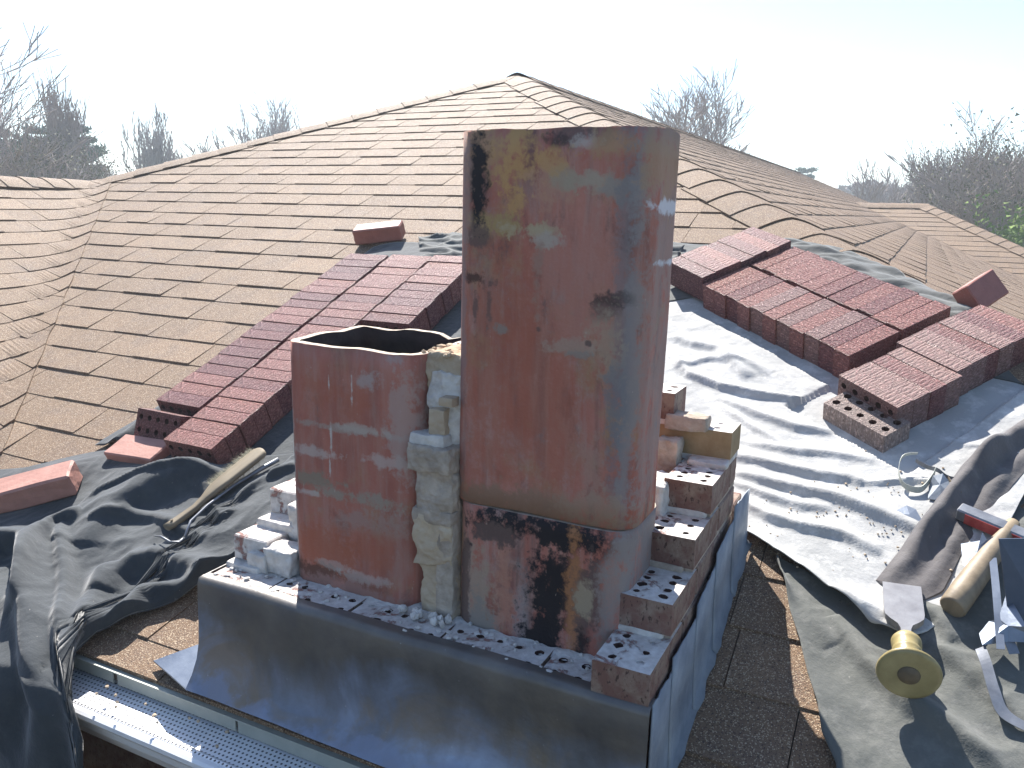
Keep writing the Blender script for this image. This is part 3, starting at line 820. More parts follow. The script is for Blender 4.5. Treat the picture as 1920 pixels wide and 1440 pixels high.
OC, SO, GR, WH, RD = (.38, .235, .125), (.022, .018, .020), (.24, .215, .19), (.50, .46, .42), (.36, .115, .065)
GO, BG, DB = (.46, .27, .11), (.185, .18, .19), (.13, .085, .075)
fmA = mat_flue('stained_flue_clay', [
    (-.05, .28, .20, .30, RD, .5), (.06, .42, .10, .12, (.42, .20, .16), .6),
    (-.10, .61, .07, .05, OC, .75), (-.04, .60, .05, .07, GO, .85), (.00, .56, .05, .05, (.42, .24, .17), .7), (-.045, .53, .03, .04, GO, .8),
    (-.07, .495, .08, .022, (.34, .24, .11), .9), (-.015, .485, .05, .022, (.40, .33, .22), .85), (.00, .474, .045, .012, (.38, .32, .28), .7), (-.125, .475, .03, .02, DB, .9),
    (-.122, .575, .020, .062, SO, 1.0), (-.150, .54, .012, .11, (.33, .21, .17), .7), (-.128, .405, .028, .014, SO, .75), (-.095, .40, .02, .016, DB, .85), (-.125, .35, .006, .06, DB, .8), (-.098, .36, .006, .05, DB, .7), (-.075, .32, .02, .012, GR, .8),
    (.045, .635, .05, .020, DB, .8), (.01, .63, .03, .012, SO, .6), (.065, .625, .02, .012, (.45, .38, .32), .7), (.12, .62, .05, .02, OC, .7),
    (.08, .565, .04, .018, (.36, .30, .23), .9), (.125, .555, .03, .022, (.28, .24, .21), .85), (.04, .57, .03, .02, (.33, .27, .2), .8), (-.005, .60, .05, .02, GO, .6),
    (.140, .36, .018, .32, BG, .6), (.155, .30, .012, .40, (.24, .22, .22), .8), (.112, .37, .022, .022, DB, .8), (.125, .385, .03, .012, SO, .5), (.115, .30, .025, .06, (.36, .29, .21), .6), (.13, .21, .03, .07, BG, .7), (.10, .12, .02, .08, (.38, .24, .19), .6),
    (.055, .30, .05, .014, (.36, .27, .21), .7), (.07, .29, .03, .008, GR, .7), (-.01, .40, .010, .07, (.30, .19, .15), .7), (-.005, .325, .006, .006, DB, .8), (.085, .31, .005, .005, DB, .9),
    (-.03, .015, .18, .030, (.27, .18, .13), .85), (.10, .03, .06, .03, (.33, .23, .17), .7), (-.155, .30, .010, .35, (.25, .17, .16), .7),
    (.185, .40, .025, .50, (.29, .24, .22), .6), (.180, .60, .02, .06, OC, .5),
    (.178, .53, .012, .010, (.60, .60, .64), .9), (.180, .44, .006, .006, (.58, .60, .64), .9)], 1.3)
fmB = mat_flue('sooty_flue_clay', [
    (-.11, .13, .05, .13, (.34, .26, .20), .8), (-.10, .11, .04, .06, GR, .85), (-.06, .17, .02, .10, (.42, .20, .14), .7), (-.145, .14, .012, .20, DB, .9), (-.02, .12, .018, .14, (.30, .25, .24), .7),
    (.02, .12, .040, .26, SO, 1.0), (.01, .02, .08, .05, SO, 1.0), (.02, .31, .20, .035, SO, 1.0), (-.08, .29, .05, .02, DB, .9), (.045, .22, .05, .10, SO, .9),
    (.078, .18, .016, .14, (.40, .18, .08), .8), (.105, .16, .026, .12, DB, .9), (.095, .20, .015, .03, (.36, .29, .20), .8), (.120, .10, .02, .05, (.42, .16, .12), .8), (.09, .07, .02, .06, SO, .9),
    (.150, .22, .025, .16, (.28, .22, .20), .8), (.175, .25, .03, .3, (.25, .22, .21), .8)], 4.7, 1.3)
fmC = mat_flue('smeared_flue_clay', [
    (-.02, .43, .10, .05, RD, .5), (0, .36, .12, .008, (.34, .27, .23), .8), (.045, .365, .05, .010, (.42, .36, .31), .7), (-.08, .302, .06, .012, WH, .55), (.09, .31, .06, .012, WH, .5),
    (-.09, .245, .075, .016, (.26, .20, .15), 1.0), (.02, .225, .10, .016, (.30, .25, .20), .9), (-.10, .215, .04, .008, WH, .6),
    (.03, .18, .10, .03, (.32, .24, .21), .6), (-.06, .10, .09, .06, RD, .7), (.05, .12, .07, .05, RD, .5), (-.145, .24, .012, .4, (.30, .25, .23), .8), (.13, .4, .03, .12, (.38, .31, .28), .6), (-.09, .045, .05, .02, (.12, .06, .045), .9), (.03, .04, .06, .02, (.20, .09, .06), .7), (.05, .06, .05, .012, WH, .45), (-.04, .07, .04, .008, WH, .4), (0, .02, .15, .02, (.34, .20, .17), .7),
    (.06, .462, .045, .02, (.38, .33, .31), .7), (-.145, .25, .010, .25, (.32, .27, .25), .7), (-.035, .34, .003, .030, WH, .9), (.018, .45, .003, .035, WH, .9), (-.036, .45, .0025, .035, WH, .8), (-.04, .28, .0025, .03, WH, .8)], 8.1, .6)
flue('flue_tile', -1.112, -.798, 1.218, 1.500, -.02, .498, .046, .017, fmC, 2, 'short wide terracotta flue tile with open sooty top', tilt=(.01, -.012), rim=.004, chips=((.07, .13, .03, .012), (-.1, .13, .05, .005)))
flue('flue_tile', -.720, -.385, 1.224, 1.420, -.10, .236, .045, .018, fmB, 5, 'black stained lower flue tile under the tall one', rim=.002)
flue('flue_tile', -.728, -.381, 1.226, 1.398, .239, .886, .044, .018, fmA, 9, 'tall stained upper terracotta flue tile', tilt=(.006, 0), rim=.0035)

# apron flashing: lead dressed down the front and out over the eave
prof = [(1.150, .0015), (1.132, .003), (1.120, .001), (1.1155, -.010), (1.114, -.05), (1.1125, -.10), (1.109, -.14), (1.100, -.175), (1.085, -.205), (1.066, -.228)]
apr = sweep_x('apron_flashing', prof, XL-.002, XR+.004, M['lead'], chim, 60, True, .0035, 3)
tipz = lambda x, y: float(roofz(x, y))+.020
V = [(XL-.002, 1.112, -.17), (XL-.002, 1.070, -.229), (XL-.06, 1.082, tipz(XL-.06, 1.095)+.012), (-1.415, 1.112, tipz(-1.4, 1.118)), (-1.34, 1.19, tipz(-1.34, 1.19)), (XL-.004, 1.235, -.170), (XL-.004, 1.20, -.14)]
V2 = [(a, b, c-.003) for a, b, c in V]
mesh_obj('flashing_wing', V+V2, [(0, 1, 2, 3, 4, 5, 6), tuple(range(13, 6, -1))]+[(i, 7+i, 7+(i+1) % 7, (i+1) % 7) for i in range(7)], M['lead_bright'], chim)
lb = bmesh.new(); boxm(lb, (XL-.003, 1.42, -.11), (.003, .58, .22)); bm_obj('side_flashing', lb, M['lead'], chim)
# step flashing up the right side
ys = [1.128, 1.235, 1.385, 1.52, 1.665, 1.812]
for i in range(5):
    a, b = ys[i], ys[i+1]+.012
    zi = lambda yy: float(np.interp(yy, [1.115, 1.209, 1.406, 1.568, 1.731, 1.82], [-.012, .012, .050, .115, .165, .168]))
    zt = (zi(a)+.014, zi(b)-.016)
    ra, rb = float(roofz(-.28, a))+.012, float(roofz(-.28, b))+.012
    if i == 4: b = 1.818; rb = float(roofz(-.28, b))+.012
    xo = XR+.003+.0016*i
    V = []; F = []; nn = 8
    for s in range(nn+1):
        t = s/nn; y = a+(b-a)*t; wv = noise.noise(Vector((y*30, i*3, 0)))*.004
        zt_ = zt[0]+(zt[1]-zt[0])*t+noise.noise(Vector((y*60, i, 4)))*.006
        zb = ra+(rb-ra)*t; lo_ = max(zb, zb+.0)
        for (xx, zz) in ((xo+.001+abs(wv), max(zt_, lo_+.03)), (xo+wv*.5+.002, (max(zt_, lo_+.03)+lo_)/2), (xo+.006, lo_+.010), (xo+.016+.008*noise.noise(Vector((y*25, 3, i))), lo_+.002)):
            V.append((xx, y, zz))
    for s in range(nn):
        for q in range(3): F.append((s*4+q, (s+1)*4+q, (s+1)*4+q+1, s*4+q+1))
    o = mesh_obj('step_flashing', V, F, M['lead_pale'], chim, smooth=True)
    md = o.modifiers.new('t', 'SOLIDIFY'); md.thickness = .0025; md.offset = 0

# ================================================================== BRICK PILES
sl = math.sqrt(1+S*S)
NRM = Vector((0, -S, 1)).normalized()
def frame(dx, dy):
    e = Vector((dx, dy, S*dy)).normalized(); f = NRM.cross(e).normalized(); return e, f
def proof(x, y, off=0.0):
    return Vector((x, y, S*(y-Y0))) + NRM*off
ordw = ['first', 'second', 'third', 'fourth', 'fifth', 'sixth', 'seventh', 'eighth', 'ninth', 'tenth', 'eleventh', 'twelfth', 'thirteenth', 'fourteenth', 'fifteenth', 'sixteenth', 'seventeenth', 'eighteenth', 'nineteenth', 'twentieth', 'twenty-first', 'twenty-second', 'twenty-third', 'twenty-fourth']
def pile_row(x0, y0, long_dir, run_dir, n, off0, group, desc, mats, seed, gap=.0005, jit=.004, hj=.003, firstcored=True, spread=0.0, off1=None):
    """bricks on edge, face up; long_dir = brick length, run_dir = direction the row grows"""
    rs = random.Random(seed); e = Vector((long_dir[0], long_dir[1], S*long_dir[1])).normalized()
    r = Vector((run_dir[0], run_dir[1], S*run_dir[1])); r = (r - e*r.dot(e)).normalized()
    p0 = proof(x0, y0)
    for i in range(n):
        m = mats[rs.randrange(len(mats))] if not callable(mats) else mats(i)
        me = (cored if (i == 0 and firstcored and m in cored) else solid)[m]
        of = off0 + ((off1-off0)*i/max(1, n-1) if off1 is not None else 0)
        c = p0 + e*(BL/2+rs.uniform(-jit, jit)) + r*(BH/2+i*(BH+gap)) + NRM*(BD/2+of+rs.uniform(-hj, hj))
        rx = Matrix.Rotation(rs.uniform(-.010, .010), 3, NRM); e2 = rx @ e
        tl = Matrix.Rotation(rs.uniform(-.012, .012), 3, e); n2 = (tl @ NRM)
        ez = e2.cross(n2).normalized()
        brick_at(me, c, e2, n2, ez, '%s brick on edge %s' % (ordw[i], desc), 'brick', group)
# left pile, three rows up the slope
GL = 'red bricks stacked on edge left of the flues'
pile_row(-2.205, 1.86, (1, 0), (0, 1), 19, .012, GL, 'up the leftmost row left of the flues', ['brick_new', 'brick_new', 'brick_new', 'brick_red'], 1, hj=.0014, gap=.0028)
pile_row(-1.985, 1.70, (1, 0), (.02, 1), 22, .018, GL, 'up the middle row of the left pile', ['brick_red', 'brick_red', 'brick_new'], 2, hj=.0018, gap=.0026)
pile_row(-1.765, 2.40, (1, 0), (.02, 1), 9, .030, GL, 'up the short inner row of the left pile', ['brick_new', 'brick_red'], 3, hj=.0018, gap=.0026)
# inner row continues flat below
pile_row(-1.755, 2.22, (1, 0), (.02, 1), 3, -.030, GL, 'at the low foot of the left pile inner row', ['brick_red'], 33, hj=.001)
# right pile
GR_ = 'red bricks stacked on edge right of the flues'
u1 = (.258, .318); a1 = (.512, -.352)
RM = ['brick_new', 'brick_red', 'brick_red', 'brick_brown']
p = (-.660, 2.825)
pile_row(p[0], p[1], u1, a1, 11, .010, GR_, 'from left in the long middle block front row', lambda i: ['brick_red', 'brick_red', 'brick_new', 'brick_red', 'brick_brown', 'brick_red', 'brick_brown', 'brick_red', 'brick_brown', 'brick_new', 'brick_red'][i], 4, jit=.004, hj=.0015, firstcored=False)
q0 = (p[0]+.1275, p[1]+.157)
pile_row(q0[0], q0[1], u1, a1, 11, .010, GR_, 'from left in the long middle block back row', ['brick_new', 'brick_red', 'brick_red'], 5, jit=.005, hj=.0015, firstcored=False)
# block beside the tall flue: bricks lie the other way
l1 = (-.512, .352)
b0 = (-.662, 2.832)
e_long = (-.165*1.0, .113)
pile_row(b0[0]-.165+.003, b0[1]+.115, (.512, -.352), (.258, .318), 7, .026, GR_, 'of the raised block beside the tall flue', ['brick_red', 'brick_red', 'brick_new'], 6, jit=.003, hj=.002, firstcored=False)
pile_row(b0[0]-.165-.36, b0[1]+.115-.29, (.512, -.352), (.258, .318), 6, .012, GR_, 'of the low row behind the tall flue', ['brick_red', 'brick_new'], 7, jit=.003, hj=.002, firstcored=False)
u3 = (.321, .436); a3 = (.185, -.136)
BMt = lambda i: ['brick_brown', 'brick_brown', 'brick_new', 'brick_brown', 'brick_brown', 'brick_new', 'brick_new', 'brick_brown', 'brick_new', 'brick_red'][i % 10]
pile_row(-.168, 2.378, a3, u3, 4, .010, GR_, 'going back in the near group at the right end', BMt, 8, jit=.0015, hj=.0015)
pile_row(-.168+.122+.006, 2.378+.172+.008, a3, u3, 2, .014, GR_, 'going back in the middle pair at the right end', BMt, 9, jit=.002, hj=.002)
pile_row(-.168+.19, 2.378+.262, a3, u3, 4, .012, GR_, 'going back in the far group at the right end', lambda i: ['brick_new', 'brick_brown', 'brick_new', 'brick_red'][i], 10, jit=.003, hj=.003)
pile_row(-.168+.165, 2.378-.122, a3, u3, 0, .010, GR_, '', BMt, 11)
# single bricks
e, f = frame(.19, -.128)
M['brick_pale'] = mat_brick('dusty_pale_brown_brick', [(.36, .27, .24), (.42, .32, .285)])
brick_at(brick_cored('brick', [M['brick_pale'], M['brick_hole']], hr=.0105, seed=6), proof(-.088, 2.284, BH/2+.007), e, f, NRM, 'brown brick lying flat with round holes up before the near end of the right pile', 'brick')
e, f = frame(1, -.02)
ee = (e*1).normalized(); tl = Matrix.Rotation(R_(-38), 3, e)
brick_at(cored['brick_new'], proof(-2.115, 1.795, .062), e, tl @ NRM, e.cross(tl @ NRM), 'dark red brick tipped over at the near left corner of the left pile', 'brick')
e, f = frame(1, .05)
brick_at(brick_solid('brick', M['brick_smooth'], 5, (.20, .10, .045), .004, .002), proof(-2.13, 1.70, .035), e, f, NRM, 'pale pink brick lying flat below the near end of the left pile', 'brick')
e, f = frame(.96, .30)
brick_at(brick_solid('brick', M['brick_orange'], 8, (.23, .085, .072), .006, .003), proof(*onroof(716, 455, .0), .052), e, f, NRM, 'pink brick holding down the top left corner of the dark sheet', 'brick')
e, f = frame(.177, .133)
brick_at(brick_solid('brick', M['brick_smooth'], 11, (.235, .092, .072), .006, .003), proof(-2.295, 1.47, .062), e, f, NRM, 'pink brick lying on the dark sheet at the left edge of the photo', 'brick')
e, f = frame(.3, .5)
tl = Matrix.Rotation(R_(45), 3, e)
brick_at(brick_solid('brick', M['brick_orange'], 14, (.15, .092, .062), .004, .002), proof(.175, 2.995, .030), e, tl @ f, tl @ NRM, 'orange red brick tipped on its corner behind the right pile', 'brick')

# ================================================================== DUST SHEETS
def segdist(X, Y, pl):
    """distance to polyline and signed side"""
    D = np.full(X.shape, 1e9); Sg = np.zeros(X.shape); T = np.zeros(X.shape)
    n = len(pl)-1
    for i in range(n):
        ax, ay = pl[i]; bx, by = pl[i+1]; dx, dy = bx-ax, by-ay; L2 = dx*dx+dy*dy+1e-12
        t = np.clip(((X-ax)*dx+(Y-ay)*dy)/L2, 0, 1)
        qx, qy = ax+t*dx, ay+t*dy; d = np.hypot(X-qx, Y-qy)
        s = np.sign(dx*(Y-qy)-dy*(X-qx)); m = d < D
        D = np.where(m, d, D); Sg = np.where(m, s, Sg); T = np.where(m, (i+t)/n, T)
    return D, Sg, T
def fold(X, Y, pl, h, wl, wr):
    D, Sg, T = segdist(X, Y, pl)
    w_ = np.where(Sg > 0, wl, wr)
    en = np.sin(np.clip(T, 0.0, 1.0)*math.pi)**.4
    return h*np.exp(-(D/w_)**2)*np.clip(en+.1, 0, 1)
def npn(X, Y, sc, seed):
    out = np.empty(X.shape); fx = X.ravel(); fy = Y.ravel(); o = out.ravel()
    for i in range(fx.size): o[i] = noise.noise(Vector((fx[i]*sc, fy[i]*sc, seed)))
    return o.reshape(X.shape)
def coons(bot, top, nu, nv, side_l=None, side_r=None):
    """plan grid between two polylines"""
    def samp(pl, n):
        pl = np.array(pl); seg = np.r_[0, np.cumsum(np.hypot(*np.diff(pl, axis=0).T))]; t = np.linspace(0, seg[-1], n)
        x = np.interp(t, seg, pl[:, 0]); y = np.interp(t, seg, pl[:, 1])
        for _ in range(2):
            x[1:-1] = (x[:-2]+2*x[1:-1]+x[2:])/4; y[1:-1] = (y[:-2]+2*y[1:-1]+y[2:])/4
        return x, y
    bx, by = samp(bot, nu); tx, ty = samp(top, nu)
    v = np.linspace(0, 1, nv)[:, None]
    return bx*(1-v)+tx*v, by*(1-v)+ty*v
def sheet(name, X, Y, Z, mat, label, cat, thick=.0025, nx=None):
    nv, nu = X.shape
    V = np.stack([X, Y, Z], -1).reshape(-1, 3)
    F = [(j*nu+i, j*nu+i+1, (j+1)*nu+i+1, (j+1)*nu+i) for j in range(nv-1) for i in range(nu-1)]
    me = bpy.data.meshes.new(name); me.from_pydata(V.tolist(), [], F); me.materials.append(mat)
    me.polygons.foreach_set('use_smooth', [True]*len(me.polygons)); me.update()
    o = bpy.data.objects.new(name, me); link(o); tag(o, label, cat)
    md = o.modifiers.new('thickness', 'SOLIDIFY'); md.thickness = thick; md.offset = -1
    return o
R = lambda *pts: [onroof(*p_) for p_ in pts]
BASE = .022
MIDTOP = [(-1.02, 2.78), (-.56, 3.0), (-.30, 2.86), (-.08, 2.70), (.02, 2.66), (.16, 2.62), (.26, 2.60), (.50, 2.50), (1.1, 2.1)]
# --- light sheet right of the chimney, under the right pile
bot = R((1386, 1012), (1430, 1046), (1480, 1085), (1560, 1150), (1630, 1205), (1680, 1218), (1735, 1205), (1790, 1160), (1840, 1090), (1885, 1010), (1925, 930)) + [(.42, 2.0), (.8, 1.9)]
X, Y = coons(bot, MIDTOP, 260, 250)
vv = np.linspace(0, 1, X.shape[0])[:, None]; uu = np.linspace(0, 1, X.shape[1])[None, :]
X = X - (np.sin(vv*math.pi)*.14)*(1-uu)**3
Z = roofz(X, Y)+BASE+.004
FOFF = [.02]
def F_(h, wl, wr, *pts):
    global Z
    Z = Z + fold(X, Y, [onroof(q[0], q[1], FOFF[0]+max(h, 0)*.8) for q in pts], h*(.78 if FOFF[0] < .03 else 1), wl, wr)
F_(.026, .030, .010, (1376, 880), (1480, 905), (1560, 925), (1640, 955), (1745, 990))
F_(.022, .026, .009, (1376, 925), (1440, 965), (1500, 985), (1580, 1000), (1650, 1030))
F_(.034, .030, .011, (1388, 985), (1440, 1030), (1500, 1065), (1560, 1110), (1640, 1160), (1700, 1190))
F_(.022, .018, .009, (1390, 1015), (1440, 1060), (1480, 1090), (1540, 1135))
F_(.022, .025, .009, (1370, 850), (1450, 868), (1540, 885), (1620, 895))
F_(.016, .020, .009, (1370, 900), (1430, 925), (1500, 945), (1560, 950))
F_(.024, .018, .008, (1250, 655), (1290, 700), (1350, 722), (1420, 735), (1540, 748))
F_(.020, .020, .009, (1345, 742), (1420, 775), (1490, 800), (1560, 808))
F_(.014, .014, .007, (1345, 755), (1400, 795), (1460, 830))
F_(.022, .035, .012, (1255, 625), (1300, 642), (1345, 652), (1385, 690), (1400, 705))
F_(.016, .03, .010, (1262, 690), (1330, 672), (1400, 680), (1440, 700))
F_(.012, .02, .008, (1400, 830), (1480, 845), (1560, 850), (1640, 862))
F_(.006, .03, .006, (1700, 800), (1800, 835), (1875, 840), (1960, 870))
F_(.012, .010, .006, (1600, 905), (1660, 902), (1700, 898), (1760, 902), (1830, 905))
F_(.018, .03, .015, (1560, 1110), (1620, 1150), (1690, 1160))
wr1 = npn(X, Y, 5, 1.5); wr2 = npn(X*.9+Y*.5, Y*2.8-X*.7, 7, 4.5); wr3 = npn(X, Y, 24, 9.1); wr4 = npn(X*1.2+Y*1.0, Y*3.2-X*2.0, 16, 14.5)
Z = Z + wr2*.0030 + wr1*.006 + wr3*.0006 + wr4*.0009
def flatten(Z, X, Y, poly, val):
    inside = np.ones(X.shape, bool); n = len(poly)
    for i in range(n):
        (ax, ay), (bx, by) = poly[i], poly[(i+1) % n]
        inside &= ((bx-ax)*(Y-ay)-(by-ay)*(X-ax)) > -.012
    return np.where(inside, np.minimum(Z, roofz(X, Y)+val), Z)
PILES = [[(-.70, 2.80), (-.145, 2.42), (.14, 2.80), (-.41, 3.18)], [(-1.2, 2.55), (-.66, 2.80), (-.41, 3.16), (-.62, 3.28), (-1.2, 2.9)], [(-.26, 2.33), (.03, 2.15), (.40, 2.72), (.18, 2.88)]]
for pp, vl in zip(PILES, (.012, .012, .012)): Z = flatten(Z, X, Y, pp, vl)
sheet('dust_sheet', X, Y, Z, M['cloth_light'], 'large dusty sheet painted pale with glare spread wrinkled in front of the right brick pile', 'dust sheet')
# --- its upper part beyond the pile, fold shade painted as darker grey
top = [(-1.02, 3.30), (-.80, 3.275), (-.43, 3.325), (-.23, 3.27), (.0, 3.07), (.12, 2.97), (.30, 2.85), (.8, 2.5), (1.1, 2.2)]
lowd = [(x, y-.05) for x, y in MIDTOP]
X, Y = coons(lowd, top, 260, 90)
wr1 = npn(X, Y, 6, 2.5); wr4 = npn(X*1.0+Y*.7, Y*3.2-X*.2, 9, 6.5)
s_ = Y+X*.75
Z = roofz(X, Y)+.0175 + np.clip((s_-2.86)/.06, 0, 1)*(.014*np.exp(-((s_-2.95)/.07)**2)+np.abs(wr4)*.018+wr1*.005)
for pp, vl in zip(PILES, (.0155, .0155, .0155)): Z = flatten(Z, X, Y, pp, vl)
sheet('dust_sheet', X, Y, Z, M['cloth_dark2'], 'dust sheet edge painted dark as shade, rumpled beyond the right brick pile near the hip', 'dust sheet')

# --- membrane under it, lower right
bot2 = R((1456, 1066), (1466, 1110), (1478, 1170), (1497, 1225), (1512, 1290), (1530, 1345), (1538, 1400), (1565, 1460)) + [(-.03, 1.24), (.0, 1.20)]
topm = R((1460, 1058), (1500, 1075), (1560, 1110), (1640, 1150), (1740, 1130), (1800, 1050), (1880, 930)) + [(.40, 2.1), (1.0, 1.7)]
X, Y = coons(bot2, topm, 170, 150)
# carry the lower border out to the right
u_ = np.linspace(0, 1, X.shape[1])[None, :]; v_ = np.linspace(0, 1, X.shape[0])[:, None]
wr1 = npn(X, Y, 8, 3.3); wr3 = npn(X, Y, 26, 7.7); wr4 = npn(X*1.2+Y*1.2, Y*2.2-X*2.0, 6, 16.5)
Z = roofz(X, Y)+.016+wr1*.003+wr3*.0008
F_(.016, .03, .02, (1458, 1070), (1500, 1120), (1560, 1200))
F_(.024, .03, .012, (1560, 1140), (1620, 1225), (1700, 1300), (1780, 1360), (1900, 1440))
F_(.018, .03, .012, (1740, 1190), (1800, 1235), (1860, 1290), (1960, 1370))
F_(.014, .03, .012, (1690, 1310), (1760, 1340), (1830, 1400), (1900, 1460))
F_(.020, .025, .012, (1700, 1110), (1760, 1150), (1790, 1190))
Z = Z + np.clip(1-np.abs(wr4)*2.4, 0, 1)*.004*np.clip(v_*3, 0, 1)
Z = Z + .016*np.exp(-(v_/.06)**2)*np.ones(X.shape)
# stay under the pale sheet at the top border
Z = Z - .010*np.clip((v_-.85)/.1, 0, 1)
sheet('membrane_sheet', X, Y, Z, M['cloth_mid'], 'smooth dark grey rubbery sheet with a pointed corner beside the chimney, under the chisel', 'sheet', .003)

# --- folded back edge of the sheet, its shade painted as darker cloth, under the hammer
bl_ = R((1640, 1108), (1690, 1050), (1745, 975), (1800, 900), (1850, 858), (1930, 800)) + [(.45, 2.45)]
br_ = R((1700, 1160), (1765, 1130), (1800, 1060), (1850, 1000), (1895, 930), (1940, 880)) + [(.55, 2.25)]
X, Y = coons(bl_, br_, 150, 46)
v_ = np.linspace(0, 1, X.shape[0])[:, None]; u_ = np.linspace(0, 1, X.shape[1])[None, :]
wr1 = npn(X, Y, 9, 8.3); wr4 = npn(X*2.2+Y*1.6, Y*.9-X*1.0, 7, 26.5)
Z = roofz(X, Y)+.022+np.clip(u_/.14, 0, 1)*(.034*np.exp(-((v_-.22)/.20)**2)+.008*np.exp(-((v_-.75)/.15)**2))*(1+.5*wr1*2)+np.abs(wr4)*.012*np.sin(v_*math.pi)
sheet('dust_sheet', X, Y, Z, M['cloth_fold'], 'folded back edge of the pale dust sheet, shade painted in, running under the hammer', 'dust sheet')

# --- dark sheet left: lies on the slope, then falls over the eave
ncol, nrow = 250, 270
xc_ = np.linspace(-3.0, -1.40, ncol)
tt = np.array([(-3.0, 1.38), (-2.75, 1.46), (-2.5, 1.55), (-2.33, 1.66), (-2.2, 1.73), (-2.05, 1.765), (-1.95, 1.76), (-1.8, 1.76), (-1.68, 1.80), (-1.5, 1.86), (-1.40, 1.87)])
ytop = np.interp(xc_, tt[:, 0], tt[:, 1])
bb = np.array([(-3.0, -.95), (-1.66, -.95), (-1.655, -.95), (-1.640, -.3), (-1.615, .03), (-1.575, .12), (-1.53, .19), (-1.50, .30), (-1.44, .375), (-1.40, .42)])
sbot = np.interp(xc_, bb[:, 0], bb[:, 1])
v_ = np.linspace(0, 1, nrow)[:, None]
stop = (ytop-1.085)[None, :]
Sg_ = stop + (sbot[None, :]-stop)*v_
X = np.repeat(xc_[None, :], nrow, 0).copy()
hang = np.clip(-Sg_, 0, None)
Yh = np.where(Sg_ > 0, 1.085+Sg_, 1.085 - .135*(1-np.exp(-hang/.10)))
drop = np.clip(hang-.12, 0, None) + .045*(1-np.exp(-hang/.12))
Zb = np.where(Sg_ > 0, roofz(X, np.maximum(Yh, 1.085))+.018, -.238-drop)
Y = np.where(Sg_ > 0, Yh, 1.085+Sg_*.8)
Z = np.zeros(X.shape)
wr1 = npn(X, Y, 3.0, 13.3); wr2 = npn(X*1.6+Y*1.0, Y*.9-X*.7, 3.2, 21.7); wr3 = npn(X, Y, 17, 2.2); wr5 = npn(X*1.5+Y*1.5, Y*2.0-X*2.6, 6, 33.3)
Z += (1-np.abs(wr2)*2.2)*.018 + wr1*.010 + .008 + wr3*.0010 + np.clip(1-np.abs(wr5)*3, 0, 1)*.003
FOFF[0] = .038
F_(.050, .09, .045, (160, 1000), (220, 930), (300, 890), (380, 870), (430, 880))
F_(.018, .020, .010, (150, 945), (230, 905), (310, 890), (380, 882), (430, 893))
F_(.020, .020, .012, (180, 975), (240, 955), (300, 962), (345, 985), (390, 1000))
F_(.020, .018, .010, (390, 905), (405, 940), (420, 960), (445, 945))
F_(.048, .042, .030, (205, 1080), (222, 1052), (260, 1030), (300, 1024), (350, 1036), (400, 1046), (440, 1042), (480, 1010), (545, 950))
F_(.036, .032, .024, (225, 1170), (250, 1120), (275, 1090), (330, 1080), (400, 1062), (470, 1036), (540, 985))
F_(.022, .028, .020, (200, 1230), (208, 1180), (232, 1150), (262, 1148))
F_(.045, .035, .018, (40, 1120), (62, 1060), (85, 1000), (110, 965), (160, 950))
F_(.060, .05, .025, (-40, 1020), (5, 985), (50, 985), (65, 1040), (55, 1180))
F_(.035, .040, .028, (150, 1300), (160, 1200), (175, 1120), (195, 1060), (215, 1035))
F_(.035, .022, .014, (120, 1250), (128, 1150), (132, 1050), (125, 975))
F_(.022, .022, .014, (440, 930), (500, 885), (560, 860))
Z *= (1-.85*np.exp(-(((X+2.30)/.17)**4+((Y-1.47)/.09)**4)))
Z = np.where((Y > 1.62) & (X < -1.6), Z*np.clip((1.80-Y)/.16, .12, 1), Z)
Z *= np.clip(v_/.06, 0, 1)*.8+.2
edge = np.clip((1-v_)/.03, .25, 1); Z = np.where(X > -1.9, Z*edge, Z)
hf = np.clip(hang/.15, 0, 1); nz = 1-hf
pleat = .022*np.sin(X*22+wr1*4)+.012*np.sin(X*43+2+wr2*3)+.015*wr1
XX = X + .19*np.clip(hang/.16, 0, 1)*np.exp(-((X+1.64)/.35)**2)
YY = Yh - Z*(.387*nz+.75*hf) - hf*pleat - hf*.02; ZZ = Zb + Z*.92*nz + Z*.3*hf
LCX, LCY, LCZ = X, Y, Z
sheet('dust_sheet', XX, YY, ZZ, M['cloth_dark'], 'dark grey dust sheet bunched on the left slope and hanging over the gutter', 'dust sheet', .003)
def on_left_sheet(px, py, h):
    """point of the left dust sheet (or h above it) near that place"""
    x, y = onroof(px, py, .04)
    i = np.argmin((LCX-x)**2+(LCY-y)**2); z = LCZ.ravel()[i]
    x, y = onroof(px, py, z+.018+h); i = np.argmin((LCX-x)**2+(LCY-y)**2); z = LCZ.ravel()[i]
    return Vector((x, y, float(roofz(x, y))+z+.020+h))

# --- dark sheet under the left pile
topl = [(-2.36, 1.70), (-2.30, 1.95), (-2.285, 2.4), (-2.29, 2.9), (-2.27, 3.12), (-2.20, 3.18)]
botl = [(-1.42, 1.80), (-1.42, 2.2), (-1.42, 2.6), (-1.42, 2.9), (-1.45, 3.12), (-1.50, 3.22)]
X, Y = coons(topl, botl, 170, 80)
wr1 = npn(X, Y, 7, 5.5); wr3 = npn(X, Y, 30, 2.7)
inside = np.clip((np.abs(X+1.86)-.33)/.05, 0, 1)+np.clip((Y-2.98)/.05, 0, 1)
inside = np.clip(inside, 0, 1)
Z = roofz(X, Y)+.012+inside*(.004+np.abs(wr1)*.008+wr3*.0015)
def F2(h, wl, wr, *pts):
    global Z
    Z = Z+fold(X, Y, R(*pts), h, wl, wr)*inside
F2(.022, .02, .02, (665, 455), (640, 500), (590, 545), (540, 590), (500, 640), (450, 700), (400, 745))
F2(.030, .03, .02, (205, 855), (240, 835), (290, 790))
